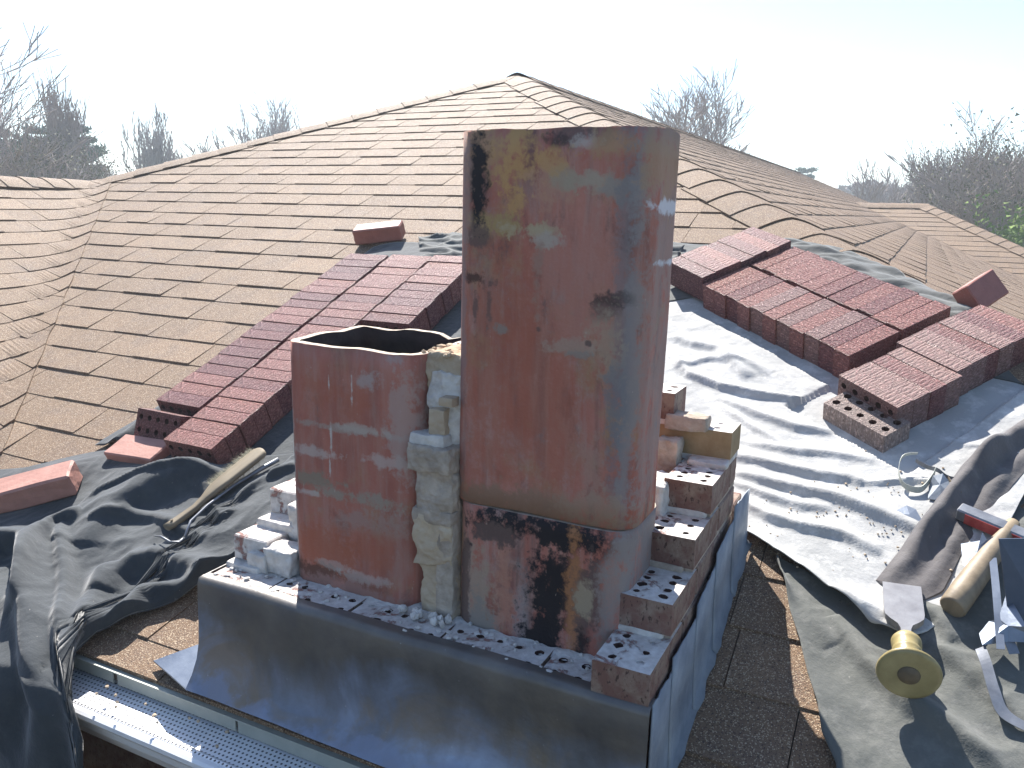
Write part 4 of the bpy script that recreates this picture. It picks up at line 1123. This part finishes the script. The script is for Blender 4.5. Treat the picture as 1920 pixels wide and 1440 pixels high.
sheet('dust_sheet', X, Y, Z, M['cloth_dark'], 'dark grey dust sheet strip under the left brick pile on the front slope', 'dust sheet', .003)
X, Y = coons([(-1.95, 3.02), (-1.5, 3.0), (-1.2, 3.0), (-.85, 3.02)], [(-2.10, 3.24), (-1.9, 3.27), (-1.4, 3.26), (-.85, 3.24)], 150, 50)
wr1 = npn(X*.9+Y*1.6, Y*2.6-X*.5, 8, 15.5)
Z = roofz(X, Y)+.016+np.clip(1-np.abs(wr1)*2.2, 0, 1)*.022
sheet('dust_sheet', X, Y, Z, M['cloth_dark2'], 'rumpled dark sheet edge behind the tall flue above the bricks', 'dust sheet', .003)

# ================================================================== TOOLS AND SCRAPS
def rz(x, y, off=0.0): return Vector((x, y, float(roofz(x, y))+off))
def place(o, c, ex, ey, ez):
    ex, ey, ez = [Vector(q).normalized() for q in (ex, ey, ez)]
    o.matrix_world = Matrix(((ex.x, ey.x, ez.x, c[0]), (ex.y, ey.y, ez.y, c[1]), (ex.z, ey.z, ez.z, c[2]), (0, 0, 0, 1)))
    return o
def root_place(o, c, ex, n=NRM):
    ex = Vector(ex).normalized(); ey = Vector(n).cross(ex).normalized(); ez = ex.cross(ey)
    return place(o, c, ex, ey, ez)
def child(name, V, F, mat, parent, smooth=True):
    me = bpy.data.meshes.new(name); me.from_pydata([tuple(v) for v in V], [], F); me.materials.append(mat)
    if smooth: me.polygons.foreach_set('use_smooth', [len(f) < 12 for f in F])
    me.update(); o = bpy.data.objects.new(name, me); C.objects.link(o); o.parent = parent; return o
# chisel with round handle guard: local X axis runs from the struck end to the blade
A3 = Vector((onroof(1690, 1100, .03)[0], onroof(1690, 1100, .03)[1], 0)); A3 = rz(A3.x, A3.y, .035)
B3p = onroof(1704, 1262, .098); B3 = rz(B3p[0], B3p[1], .098)
ch = empty('bolster_chisel', B3, 'wide steel bolster chisel with turned yellow wooden handle ending in a round disc', 'chisel')
axis = (A3-B3); Lc = axis.length
root_place(ch, B3, axis)
def lathex(prof, n=40):
    V, F = lathe(prof, n); return [(v[2], v[0], v[1]) for v in V], F
V, F = lathex([(.0005, -.006), (.045, -.006), (.052, -.004), (.054, 0), (.052, .004), (.045, .007), (.020, .010), (.017, .013)]); child('striking_disc', V, F, M['wood_yellow'], ch)
V, F = lathex([(.0005, -.0085), (.018, -.0085), (.019, -.0055)], 24); child('struck_mark', V, F, M['stain'], ch)
V, F = lathex([(.018, .012), (.019, .018), (.025, .028), (.0255, .034), (.021, .042), (.0255, .052), (.026, .058), (.0215, .066), (.0262, .076), (.0265, .086), (.022, .094), (.013, .098)]); child('handle', V, F, M['wood_yellow'], ch)
bl = []
outl = [(.093, .009), (.118, .009), (.132, .013), (.146, .026), (.158, .034), (.172, .036), (Lc, .036)]
nb = len(outl)
for sgn in (1, -1):
    for (xx, yy) in outl:
        th = .0075*(1-(xx-.093)/(Lc-.093))+.0012
        bl.append((xx, yy*sgn, th)); bl.append((xx, yy*sgn, -th))
F = []
for i in range(nb-1):
    a, b = 2*i, 2*(i+1); c, d = 2*nb+2*i, 2*nb+2*(i+1)
    F += [(a, b, d, c), (a+1, c+1, d+1, b+1), (a, a+1, b+1, b), (c, d, d+1, c+1)]
F += [(0, 2*nb, 2*nb+1, 1), (2*nb-2, 2*nb-1, 4*nb-1, 4*nb-2)]
child('blade', bl, F, M['steel'], ch, smooth=False)
# hammer
h0p = onroof(1785, 1140, .045); h1p = onroof(1892, 995, .05)
h0 = rz(*h0p, .045); h1 = rz(*h1p, .055)
hm = empty('hammer', h0, 'club hammer with thick wooden handle and red painted steel head', 'hammer')
root_place(hm, h0, h1-h0); Lh = (h1-h0).length
V, F = tube([(0, 0, 0), (.004, 0, 0), (.06, 0, 0), (.12, 0, 0), (Lh*.72, 0, 0), (Lh*.9, 0, 0), (Lh+.02, 0, 0)], [.022, .0255, .0255, .024, .021, .015, .0135], 20); child('handle', V, F, M['wood'], hm)
hd = bmesh.new()
hpA = onroof(1798, 955, .055); hpB = onroof(1925, 1008, .055)
Minv = hm.matrix_world.inverted()
qa = Minv @ rz(*hpA, .052); qb = Minv @ rz(*hpB, .052)
dirh = (qb-qa).normalized(); upn = (Minv.to_3x3() @ NRM).normalized(); sid = upn.cross(dirh).normalized()
Lhd = (qb-qa).length
Mh = Matrix(((dirh.x, sid.x, upn.x, (qa.x+qb.x)/2), (dirh.y, sid.y, upn.y, (qa.y+qb.y)/2), (dirh.z, sid.z, upn.z, (qa.z+qb.z)/2), (0, 0, 0, 1)))
boxm(hd, (0, 0, 0), (Lhd, .030, .030)); bmesh.ops.bevel(hd, geom=hd.edges[:], offset=.003, segments=1, affect='EDGES'); bmesh.ops.transform(hd, matrix=Mh, verts=hd.verts)
me = bpy.data.meshes.new('head'); hd.to_mesh(me); hd.free(); me.materials.append(M['steel_dark'])
o = bpy.data.objects.new('head', me); C.objects.link(o); o.parent = hm
for nm, xa, xb, mt in (('red_band', -.36, .15, 'red_paint'), ('red_band', .26, .47, 'red_paint'), ('bare_band', .16, .25, 'steel')):
    hb = bmesh.new(); boxm(hb, ((xa+xb)/2*Lhd, -.0006, -.0012), ((xb-xa)*Lhd, .0316, .0260)); bmesh.ops.transform(hb, matrix=Mh, verts=hb.verts)
    me = bpy.data.meshes.new(nm); hb.to_mesh(me); hb.free(); me.materials.append(M[mt]); o = bpy.data.objects.new(nm, me); C.objects.link(o); o.parent = hm
# scratch brush: local X from handle tip to brush end
b0_ = on_left_sheet(312, 997, .018); b1_ = on_left_sheet(492, 855, .040)
need = 0
for k in range(13):
    q = b0_.lerp(b1_, k/12)
    for oy in (-.02, 0, .02):
        i = np.argmin((LCX-q.x-oy)**2+(LCY-q.y+oy*.3)**2); need = max(need, float(roofz(LCX.ravel()[i], LCY.ravel()[i]))+LCZ.ravel()[i]+.030-q.z)
dn = min(need, .05)
b0_ = b0_+Vector((0, 0, dn))-Vector((0, .0, 0)); b1_ = b1_+Vector((0, 0, dn))
br = empty('hand_brush', b0_, 'old wooden bricklayer brush with worn straw bristles on the dark sheet', 'brush')
root_place(br, b0_, b1_-b0_); Lb = (b1_-b0_).length
ol = [(0, .011), (.02, .013), (.08*Lb/.3, .011), (.11*Lb/.3, .013), (.14*Lb/.3, .021), (.18*Lb/.3, .026), (.24*Lb/.3, .027), (Lb-.012, .026), (Lb-.003, .020), (Lb, .012)]
V = []; F = []; K = 12
for i, (xx, yy) in enumerate(ol):
    bend = .010*math.sin(min(1, xx/Lb*2.2)*math.pi)*-1
    for k in range(K):
        a = 2*math.pi*k/K; ca, sa = math.cos(a), math.sin(a)
        V.append((xx, yy*math.copysign(abs(ca)**.7, ca), bend+.0095*math.copysign(abs(sa)**.6, sa)))
for i in range(len(ol)-1):
    for k in range(K): F.append((i*K+k, i*K+(k+1) % K, (i+1)*K+(k+1) % K, (i+1)*K+k))
F.append(tuple(range(K))[::-1]); F.append(tuple((len(ol)-1)*K+k for k in range(K)))
child('wooden_back', V, F, M['wood_grey'], br)
V, F = lathe([(.0035, -.0015), (.0035, .0015)], 12); V = [(v[0]+.022, v[1], v[2]+.0085) for v in V]; child('hanging_hole', V, F, M['stain'], br, False)
V = []; F = []; rs = random.Random(3)
for i in range(1600):
    xx = rs.uniform(.15*Lb/.3, Lb-.01); yy = rs.uniform(.0, .027)
    tx, ty, tz = xx+rs.gauss(0, .005), yy+.020+rs.gauss(0, .006), -.008+rs.gauss(0, .005)+.01*rs.random()
    b = len(V); V += [(xx, yy, -.002), (xx+.0012, yy, -.002), (tx, ty, tz+.006)]; F.append((b, b+1, b+2))
for i in range(600):
    xx = rs.uniform(.15*Lb/.3, Lb-.01); yy = rs.uniform(-.02, .024)
    b = len(V); V += [(xx, yy, -.005), (xx+.0014, yy, -.005), (xx+rs.gauss(0, .003), yy+.01+rs.gauss(0, .004), -.030)]; F.append((b, b+1, b+2))
o = child('bristles', V, F, M['bristle'], br, False); o['kind'] = 'stuff'
# jointing iron
jp = [(290, 1006), (303, 1022), (320, 1030), (336, 1028), (346, 1014), (350, 1000), (358, 985), (390, 955), (440, 912), (490, 880), (522, 862)]
J = [on_left_sheet(*q, .014) for q in jp]
for i in range(1, len(J)-1): J[i].z = max(J[i].z, (J[i-1].z+J[i+1].z)/2)
V, F = tube(J, [.002, .003, .003, .003, .003, .0033, .0035, .004, .004, .007, .007], 8)
o = mesh_obj('jointing_iron', V, F, M['steel_dark'], None, smooth=True); tag(o, 'thin bent steel jointing iron lying beside the wooden brush', 'jointer')
# lead offcut curled, and strips of metal
def ribbon(name, pts, width, mat, label, cat, wdir=(0, 0, 1), thick=.0012, group=None, taper=None):
    P = [Vector(p_) for p_ in pts]
    # resample smooth
    Q = []
    for i in range(len(P)-1):
        p0, p1, p2, p3 = P[max(i-1, 0)], P[i], P[i+1], P[min(i+2, len(P)-1)]
        for s in range(6):
            t = s/6; Q.append(.5*((2*p1)+(p2-p0)*t+(2*p0-5*p1+4*p2-p3)*t*t+(3*p1-p0-3*p2+p3)*t**3))
    Q.append(P[-1]); V = []; F = []
    wd = Vector(wdir).normalized()
    for i, q in enumerate(Q):
        wdt = width*(taper(i/(len(Q)-1)) if taper else 1)
        V += [q-wd*wdt/2, q+wd*wdt/2]
    for i in range(len(Q)-1): F.append((2*i, 2*i+1, 2*i+3, 2*i+2))
    o = mesh_obj(name, V, F, mat, None, smooth=False); tag(o, label, cat, group)
    md = o.modifiers.new('t', 'SOLIDIFY'); md.thickness = thick; md.offset = 0
    return o
def rp(px, py, h, off=.03): return rz(*onroof(px, py, off), h)
ribbon('metal_strip', [rp(1718, 872, .06), rp(1690, 878, .06), rp(1683, 900, .05), rp(1695, 918, .04), rp(1725, 922, .035), rp(1745, 905, .04), rp(1752, 895, .045)], .016, M['drip'], 'thin grey strip curled in a loop on the pale sheet', 'strip', taper=lambda t: .3+t)
ribbon('metal_strip', [rp(1715, 878, .05), rp(1735, 886, .045), rp(1757, 893, .045), rp(1780, 900, .035), rp(1830, 903, .03)], .010, M['steel_dark'], 'dark narrow strip poking out of the curled strip', 'strip')
ribbon('metal_strip', [rp(1777, 903, .04), rp(1785, 920, .045), rp(1800, 940, .05)], .006, M['stain'], 'short thin dark strip reaching to the hammer head', 'strip')
def dpt(px, py, dist):
    d = ray(px, py); return Vector(d*dist)+Vector((0, 0, EYE))
def flap(name, pts, mat, label, cat, thick=.0015, bend=0.0):
    """a sheet offcut: polygon corners lying near the roof, height per corner"""
    P = [dpt(q[0], q[1], -q[2]) if q[2] < 0 else rz(*onroof(q[0], q[1], q[2]), q[2]) for q in pts]; n = len(P); V = list(P)
    c = sum(P, Vector())/n + NRM*bend; V.append(c)
    F = [(i, (i+1) % n, n) for i in range(n)]
    o = mesh_obj(name, V, F, mat, None); tag(o, label, cat)
    md = o.modifiers.new('t', 'SOLIDIFY'); md.thickness = thick; md.offset = 0
    return o
flap('metal_offcut', [(1742, 912, .03), (1750, 892, .055), (1768, 888, .06), (1778, 902, .05), (1788, 930, .04), (1765, 940, .032), (1740, 935, .03)], M['lead_pale'], 'small bent pale metal piece standing by the curled strip', 'metal offcut', bend=.008)
flap('metal_offcut', [(1670, 962, .032), (1700, 948, .034), (1717, 955, .034), (1737, 990, .032), (1700, 980, .03)], M['lead_bright'], 'small shiny pale blue metal scrap lying on the pale sheet', 'metal offcut', bend=.003)
flap('metal_offcut', [(1802, 1020, .05), (1838, 1014, .06), (1842, 998, .075), (1850, 1012, .07), (1862, 1005, .07), (1850, 1050, .055), (1820, 1085, .045), (1806, 1060, .045)], M['lead_bright'], 'jagged pale blue metal scrap behind the hammer handle', 'metal offcut', bend=.006)
flap('lead_sheet', [(1873, 1010, -1.52), (1990, 1008, -1.54), (2010, 1260, -1.56), (1925, 1240, -1.56), (1890, 1150, -1.55)], M['bluesheet'], 'large dark blue grey lead offcut at the right edge', 'lead sheet', .003, bend=.012)
flap('metal_offcut', [(1873, 1160, .07), (1888, 1110, .09), (1925, 1175, .09), (1960, 1200, .08), (1940, 1205, .07), (1890, 1203, .055), (1842, 1210, .05), (1836, 1188, .05), (1855, 1165, .05)], M['lead_bright'], 'bright pointed metal offcut below the dark blue lead', 'metal offcut', bend=.008)
ribbon('metal_strip', [rp(1856, 1080, .07), rp(1860, 1130, .075), rp(1864, 1180, .075), rp(1872, 1245, .06)], .014, M['lead_bright'], 'narrow bright blue strip standing across the pointed offcut', 'strip', wdir=(1, .2, .1))
ribbon('metal_strip', [rp(1836, 1228, .045), rp(1846, 1262, .050), rp(1862, 1310, .045), rp(1885, 1345, .035), rp(1950, 1375, .03)], .022, M['steel_dark'], 'wide shiny curved metal strip at the lower right edge', 'strip', wdir=(.75, .6, .25))
ribbon('metal_strip', [rp(1878, 1180, .07), rp(1884, 1215, .06), rp(1900, 1240, .045)], .018, M['steel_dark'], 'short dark curled strip beside the pointed offcut', 'strip', wdir=(.9, .3, .2))
# mortar crumbs scattered over the pale sheet
rs = random.Random(9); sp = []
for _ in range(220):
    px, py = rs.gauss(1560, 130), rs.gauss(970, 60)
    if 1395 < px < 1850 and 840 < py < 1120 and py < 1060+ (px-1480)*.7:
        q = onroof(px, py, .03); sp.append((q[0], q[1], float(roofz(*q))+.028, rs.uniform(.0012, .003), .002))
o = crumb_pile('mortar_crumbs', sp[:120], M['mortar_tan'], 3, None); tag(o, 'scattered mortar crumbs on the pale dust sheet', 'crumbs', kind='stuff')
rs = random.Random(19)
o = crumb_pile('mortar_crumbs', [(rs.uniform(-1.52, -1.1), rs.uniform(.99, 1.06), -.270, rs.uniform(.002, .005), .003) for _ in range(12)], M['mortar_tan'], 4, None); tag(o, 'little mortar crumbs lying on the white gutter guard', 'crumbs', kind='stuff')

# ================================================================== TREES
def bare_tree(name, base, height, spread, label, seed, depth=6, col='vase', group=None, r0=None, mat='twig', lean=0, nb=(2, 4), buds=0, budmat='budleaf', trunk=.28, minr=.010):
    rs = random.Random(seed); VT = []; FT = []; VC = []; FC = []; tips = []
    def add(pts, rads, n, top):
        v, f = tube(pts, rads, n, False); V, F = (VC, FC) if top else (VT, FT)
        b = len(V); V += v; F += [tuple(i+b for i in q) for q in f]
    def grow(p, d, L, r, lv):
        n = 3; pts = [p]; rads = [r]
        for i in range(n):
            d = (d + Vector((rs.gauss(0, .10), rs.gauss(0, .10), .05 if col != 'pine' else 0))).normalized()
            p = p+d*L/n; pts.append(p); rads.append(max(minr, r*(1-.42*(i+1)/n)))
        add(pts, rads, 5 if lv < 2 else 3, lv > 0)
        if lv >= depth: tips.append(p); return
        k = rs.randint(*nb)+(1 if lv < 2 else 0)
        for i in range(k):
            a = rs.uniform(0, 2*math.pi); spd = spread*rs.uniform(.6, 1.3)*(1 if lv else 1.05)
            q = Vector((math.cos(a)*spd, math.sin(a)*spd, 0)); nd = (d+q)
            if col == 'column': nd = Vector((nd.x*.9, nd.y*.9, abs(nd.z)+.5))
            t = rs.uniform(.35, 1) if i else 1
            sp_ = pts[max(1, min(n, round(t*n)))]
            grow(sp_, nd.normalized(), L*rs.uniform(.62, .86), max(minr, rads[-1]*rs.uniform(.6, .85)), lv+1)
    height *= 1.10; r0 = r0 or height*.015; minr *= .85
    base = Vector(base)
    grow(base, Vector((lean, 0, 1)).normalized(), height*trunk, r0, 0)
    # scale to the wanted height
    zmax = max([v.z for v in VC]+[v.z for v in VT])
    s = height/(zmax-base.z)
    if col == 'vase' and False: pass
    root = empty(name, base, label, 'tree', group)
    for nm, V, F, mt in (('trunk', VT, FT, M['bark']), ('branches', VC, FC, M[mat])):
        V = [(base+(v-base)*s) for v in V]
        mesh_obj(nm, V, F, mt, root)
    if buds:
        V = []; F = []
        for t in tips:
            t = base+(t-base)*s
            for _ in range(buds):
                c = t+Vector((rs.gauss(0, .22), rs.gauss(0, .22), rs.gauss(0, .2))); b = len(V); q = rs.uniform(.03, .07)
                V += [c+Vector((rs.uniform(-q, q), rs.uniform(-q, q), rs.uniform(-q, q))) for _ in range(3)]; F.append((b, b+1, b+2))
        mesh_obj('buds', V, F, M[budmat], root)
    return root
def pine(name, base, height, width, label, seed, group=None, tiers=14, lo=.15):
    rs = random.Random(seed); base = Vector(base)
    root = empty(name, base, label, 'tree', group)
    v, f = tube([base, base+Vector((0, 0, height*.5)), base+Vector((.05, 0, height))], [height*.02, height*.013, .02], 6)
    mesh_obj('trunk', v, f, M['bark'], root)
    V = []; F = []; VB = []; FB = []
    for t in range(tiers):
        h = height*(lo+(1-lo)*t/tiers); rr = width*(1-(t/tiers)**1.4)*rs.uniform(.8, 1.1)+.25
        for k in range(7):
            a = rs.uniform(0, 2*math.pi); L = rr*rs.uniform(.65, 1.1); d = Vector((math.cos(a), math.sin(a), rs.uniform(.02, .28)))
            p0 = base+Vector((0, 0, h)); p1 = p0+d*L*.6; p2 = p0+d*L+Vector((0, 0, L*.12))
            tv, tf = tube([p0, p1, p2], [.05, .03, .012], 3, False); b = len(VB); VB += tv; FB += [tuple(i+b for i in q) for q in tf]
            for s in range(int(40+L*80)):
                u = rs.uniform(.25, 1.05); c = p0.lerp(p2, u)+Vector((rs.gauss(0, .16), rs.gauss(0, .16), rs.gauss(.03, .055)))*(.6+L*.22)
                q = .11; dd = Vector((rs.gauss(0, 1), rs.gauss(0, 1), rs.gauss(.7, .6))).normalized()*rs.uniform(.14, .30)
                sd_ = dd.cross(Vector((rs.gauss(0, 1), rs.gauss(0, 1), rs.gauss(0, 1)))).normalized()*.045
                b = len(V); V += [c-sd_, c+sd_, c+dd]; F.append((b, b+1, b+2))
    mesh_obj('limbs', VB, FB, M['bark'], root)
    mesh_obj('needles', V, F, M['needle'], root)
    return root
def at(px, dist, z=-3.3):
    d = ray(px, 392); d = d/np.hypot(d[0], d[1]); return (d[0]*dist, d[1]*dist, z)
def hgt(px, py, dist, z=-3.3):
    d = ray(px, py); k = dist/np.hypot(d[0], d[1]); return EYE+d[2]*k - z
TG = 'trees beyond the roof'
# left
pine('pine_tree', at(150, 36), hgt(150, 232, 36), 3.3, 'dark green pine with layered limbs beyond the left ridge', 1, TG, 15)
pine('pine_tree', at(20, 38), hgt(20, 235, 38), 3.0, 'dark pine at the left edge behind the bare trees', 2, TG, 13)
pine('pine_tree', at(88, 42), hgt(88, 228, 42), 2.6, 'dark pine between the edge pine and the layered pine', 3, TG, 12)
bare_tree('bare_tree', at(112, 30), hgt(112, 172, 30), .30, 'narrow upright bare tree in front of the left pines', 4, 6, 'column', TG, nb=(3, 4), minr=.012, trunk=.3)
bare_tree('bare_tree', at(-25, 26), hgt(-25, 95, 26), .62, 'tall spreading bare tree rising at the left edge', 5, 6, 'vase', TG, nb=(2, 4), minr=.010)
bare_tree('bare_tree', at(70, 28), hgt(70, 262, 28), .62, 'low bushy bare tree before the left pines', 15, 6, 'vase', TG, nb=(3, 4), minr=.012, buds=3)
bare_tree('bare_tree', at(150, 29), hgt(150, 275, 29), .62, 'low twiggy bare tree right of the upright one', 16, 6, 'vase', TG, nb=(3, 4), minr=.012, buds=3)
bare_tree('bare_tree', at(335, 40), hgt(335, 230, 40), .34, 'twiggy bare tree above the left hip', 6, 6, 'column', TG, nb=(2, 4), minr=.016, trunk=.3)
bare_tree('bare_tree', at(290, 44), hgt(290, 288, 44), .5, 'faint small bare tree at the foot of the left hip', 7, 5, 'vase', TG, minr=.014)
bare_tree('bare_tree', at(408, 42), hgt(408, 240, 42), .6, 'small crooked bare tree above the left hip', 8, 5, 'vase', TG, minr=.02)
bare_tree('bare_tree', at(487, 40), hgt(487, 212, 40), .36, 'dense upright bare tree above the middle of the left hip', 9, 6, 'column', TG, nb=(3, 4), minr=.014)
bare_tree('bare_tree', at(548, 42), hgt(548, 205, 42), .5, 'sparse bare tree right of the dense upright one', 10, 5, 'vase', TG, minr=.014)
# right
bare_tree('bare_tree', at(1338, 34), hgt(1338, 172, 34), .68, 'large fan shaped bare tree beyond the right slope', 11, 6, 'vase', TG, nb=(3, 4), minr=.012, trunk=.22)
bare_tree('bare_tree', at(1262, 38), hgt(1262, 200, 38), .42, 'faint bare tree left of the fan shaped one', 12, 6, 'column', TG, nb=(2, 3), minr=.012)
pine('evergreen_tree', at(1506, 60), hgt(1506, 310, 60), 1.4, 'small dark evergreen top above the right slope', 13, TG, 8, .5)
bare_tree('bare_tree', at(1665, 45), hgt(1665, 312, 45), .55, 'crooked bare tree above the far wing ridge', 21, 5, 'vase', TG, minr=.02)
bare_tree('bare_tree', at(1590, 40), hgt(1590, 322, 40), .45, 'leaning sparse bare tree at the start of the far wing ridge', 22, 5, 'vase', TG, minr=.014, nb=(2, 3))
bare_tree('bare_tree', at(1768, 34), hgt(1768, 296, 34), .5, 'slim bare tree between the wing ridge and the big right tree', 23, 6, 'vase', TG, minr=.012)
bare_tree('bare_tree', at(1905, 27), hgt(1905, 232, 27), .60, 'big spreading bare tree with dark trunk at the right edge', 24, 6, 'vase', TG, nb=(3, 4), minr=.010, buds=2)
bare_tree('bare_tree', at(1835, 33), hgt(1835, 278, 33), .60, 'budding bare tree left of the big right edge tree', 25, 6, 'vase', TG, nb=(3, 4), minr=.012, buds=3)
for i, (px, d, py) in enumerate([(1700, 60, 352), (1740, 55, 345), (1790, 52, 335), (1860, 45, 318), (1940, 40, 300), (1620, 62, 362), (1980, 30, 330), (1815, 40, 345)]):
    bare_tree('bare_tree', at(px, d), hgt(px, py, d), .62, ['hazy bare tree low behind the crooked one', 'hazy budding tree right of the crooked one', 'hazy budding tree below the slim bare tree', 'dense budding tree low behind the big right tree', 'dense bare tree at the right edge behind the big one', 'low hazy bare tree over the wing ridge start', 'budding tree just beyond the right edge', 'bushy bare tree low below the budding one'][i], 50+i, 6, 'vase', TG, nb=(3, 4), minr=.018, buds=4, trunk=.16)
# distant wood and undergrowth
def wood(name, pxs, dist, pytop, n, seed, mat, q=.35, label=None):
    rs = random.Random(seed); V = []; F = []
    for _ in range(n):
        px = rs.uniform(*pxs); dd = dist*rs.uniform(.9, 1.25); h = hgt(px, pytop+18*noise.noise(Vector((px*.012, seed, 0)))+8*noise.noise(Vector((px*.06, seed, 0))), dd)
        c = Vector(at(px, dd)); z = h*(rs.random()**.55)
        c.z += z; s = q*rs.uniform(.5, 1.3); b = len(V)
        V += [c+Vector((rs.uniform(-s, s), rs.uniform(-s, s), rs.uniform(-s, s))) for _ in range(3)]; F.append((b, b+1, b+2))
    o = mesh_obj(name, V, F, mat); tag(o, label, None, kind='stuff'); return o
wood('distant_wood', (1560, 2300), 75, 352, 26000, 1, M['twig'], .4)
wood('distant_wood', (1560, 2300), 70, 362, 9000, 2, M['budleaf'], .35)
wood('distant_wood', (-400, 480), 75, 345, 16000, 3, M['twig'], .4)
wood('distant_wood', (480, 1560), 90, 360, 9000, 5, M['twig'], .5)
def bush(base, r, h, label, seed, mat):
    rs = random.Random(seed); V = []; F = []; base = Vector(base)
    root = empty('leafy_bush', base, label, 'bush')
    VB = []; FB = []
    for _ in range(26):
        a = rs.uniform(0, 6.28); t = base+Vector((math.cos(a)*r*.8*rs.random(), math.sin(a)*r*.8*rs.random(), h*rs.uniform(.6, 1)))
        tv, tf = tube([base, base.lerp(t, .5)+Vector((0, 0, .1)), t], [.03, .02, .008], 3, False); b = len(VB); VB += tv; FB += [tuple(i+b for i in q) for q in tf]
        for _ in range(330):
            u = rs.uniform(.3, 1.1); c = base.lerp(t, u)+Vector((rs.gauss(0, .25), rs.gauss(0, .25), rs.gauss(0, .2))); q = rs.uniform(.05, .11); b = len(V)
            V += [c+Vector((rs.uniform(-q, q), rs.uniform(-q, q), rs.uniform(-q, q))) for _ in range(3)]; F.append((b, b+1, b+2))
    mesh_obj('stems', VB, FB, M['bark'], root); mesh_obj('leaves', V, F, mat, root)
bush(at(1900, 24), 1.5, hgt(1900, 408, 24), 'bright yellow green leafy bush at the right edge beyond the roof', 3, M['leaf'])
bush(at(1975, 22), 1.3, hgt(1975, 400, 22), 'second leafy bush just past the bright one', 4, M['leaf'])

# ================================================================== HAZE, ADDED TO PALE THE TREES LIKE GLARE
hz = bmesh.new(); boxm(hz, (-5, 100, 2.6), (860, 860, 13.8))
hzm = bpy.data.materials.new('thin_haze'); hzm.use_nodes = True; hn = hzm.node_tree; hn.nodes.clear()
pvn = hn.nodes.new('ShaderNodeVolumePrincipled'); pvn.inputs['Density'].default_value = 0.0035; pvn.inputs['Color'].default_value = (.82, .92, 1, 1); pvn.inputs['Anisotropy'].default_value = .3
mo = hn.nodes.new('ShaderNodeOutputMaterial'); hn.links.new(pvn.outputs[0], mo.inputs['Volume'])
o = bm_obj('haze', hz, hzm); tag(o, 'thin pale haze added over the roof and trees in place of glare', kind='stuff')
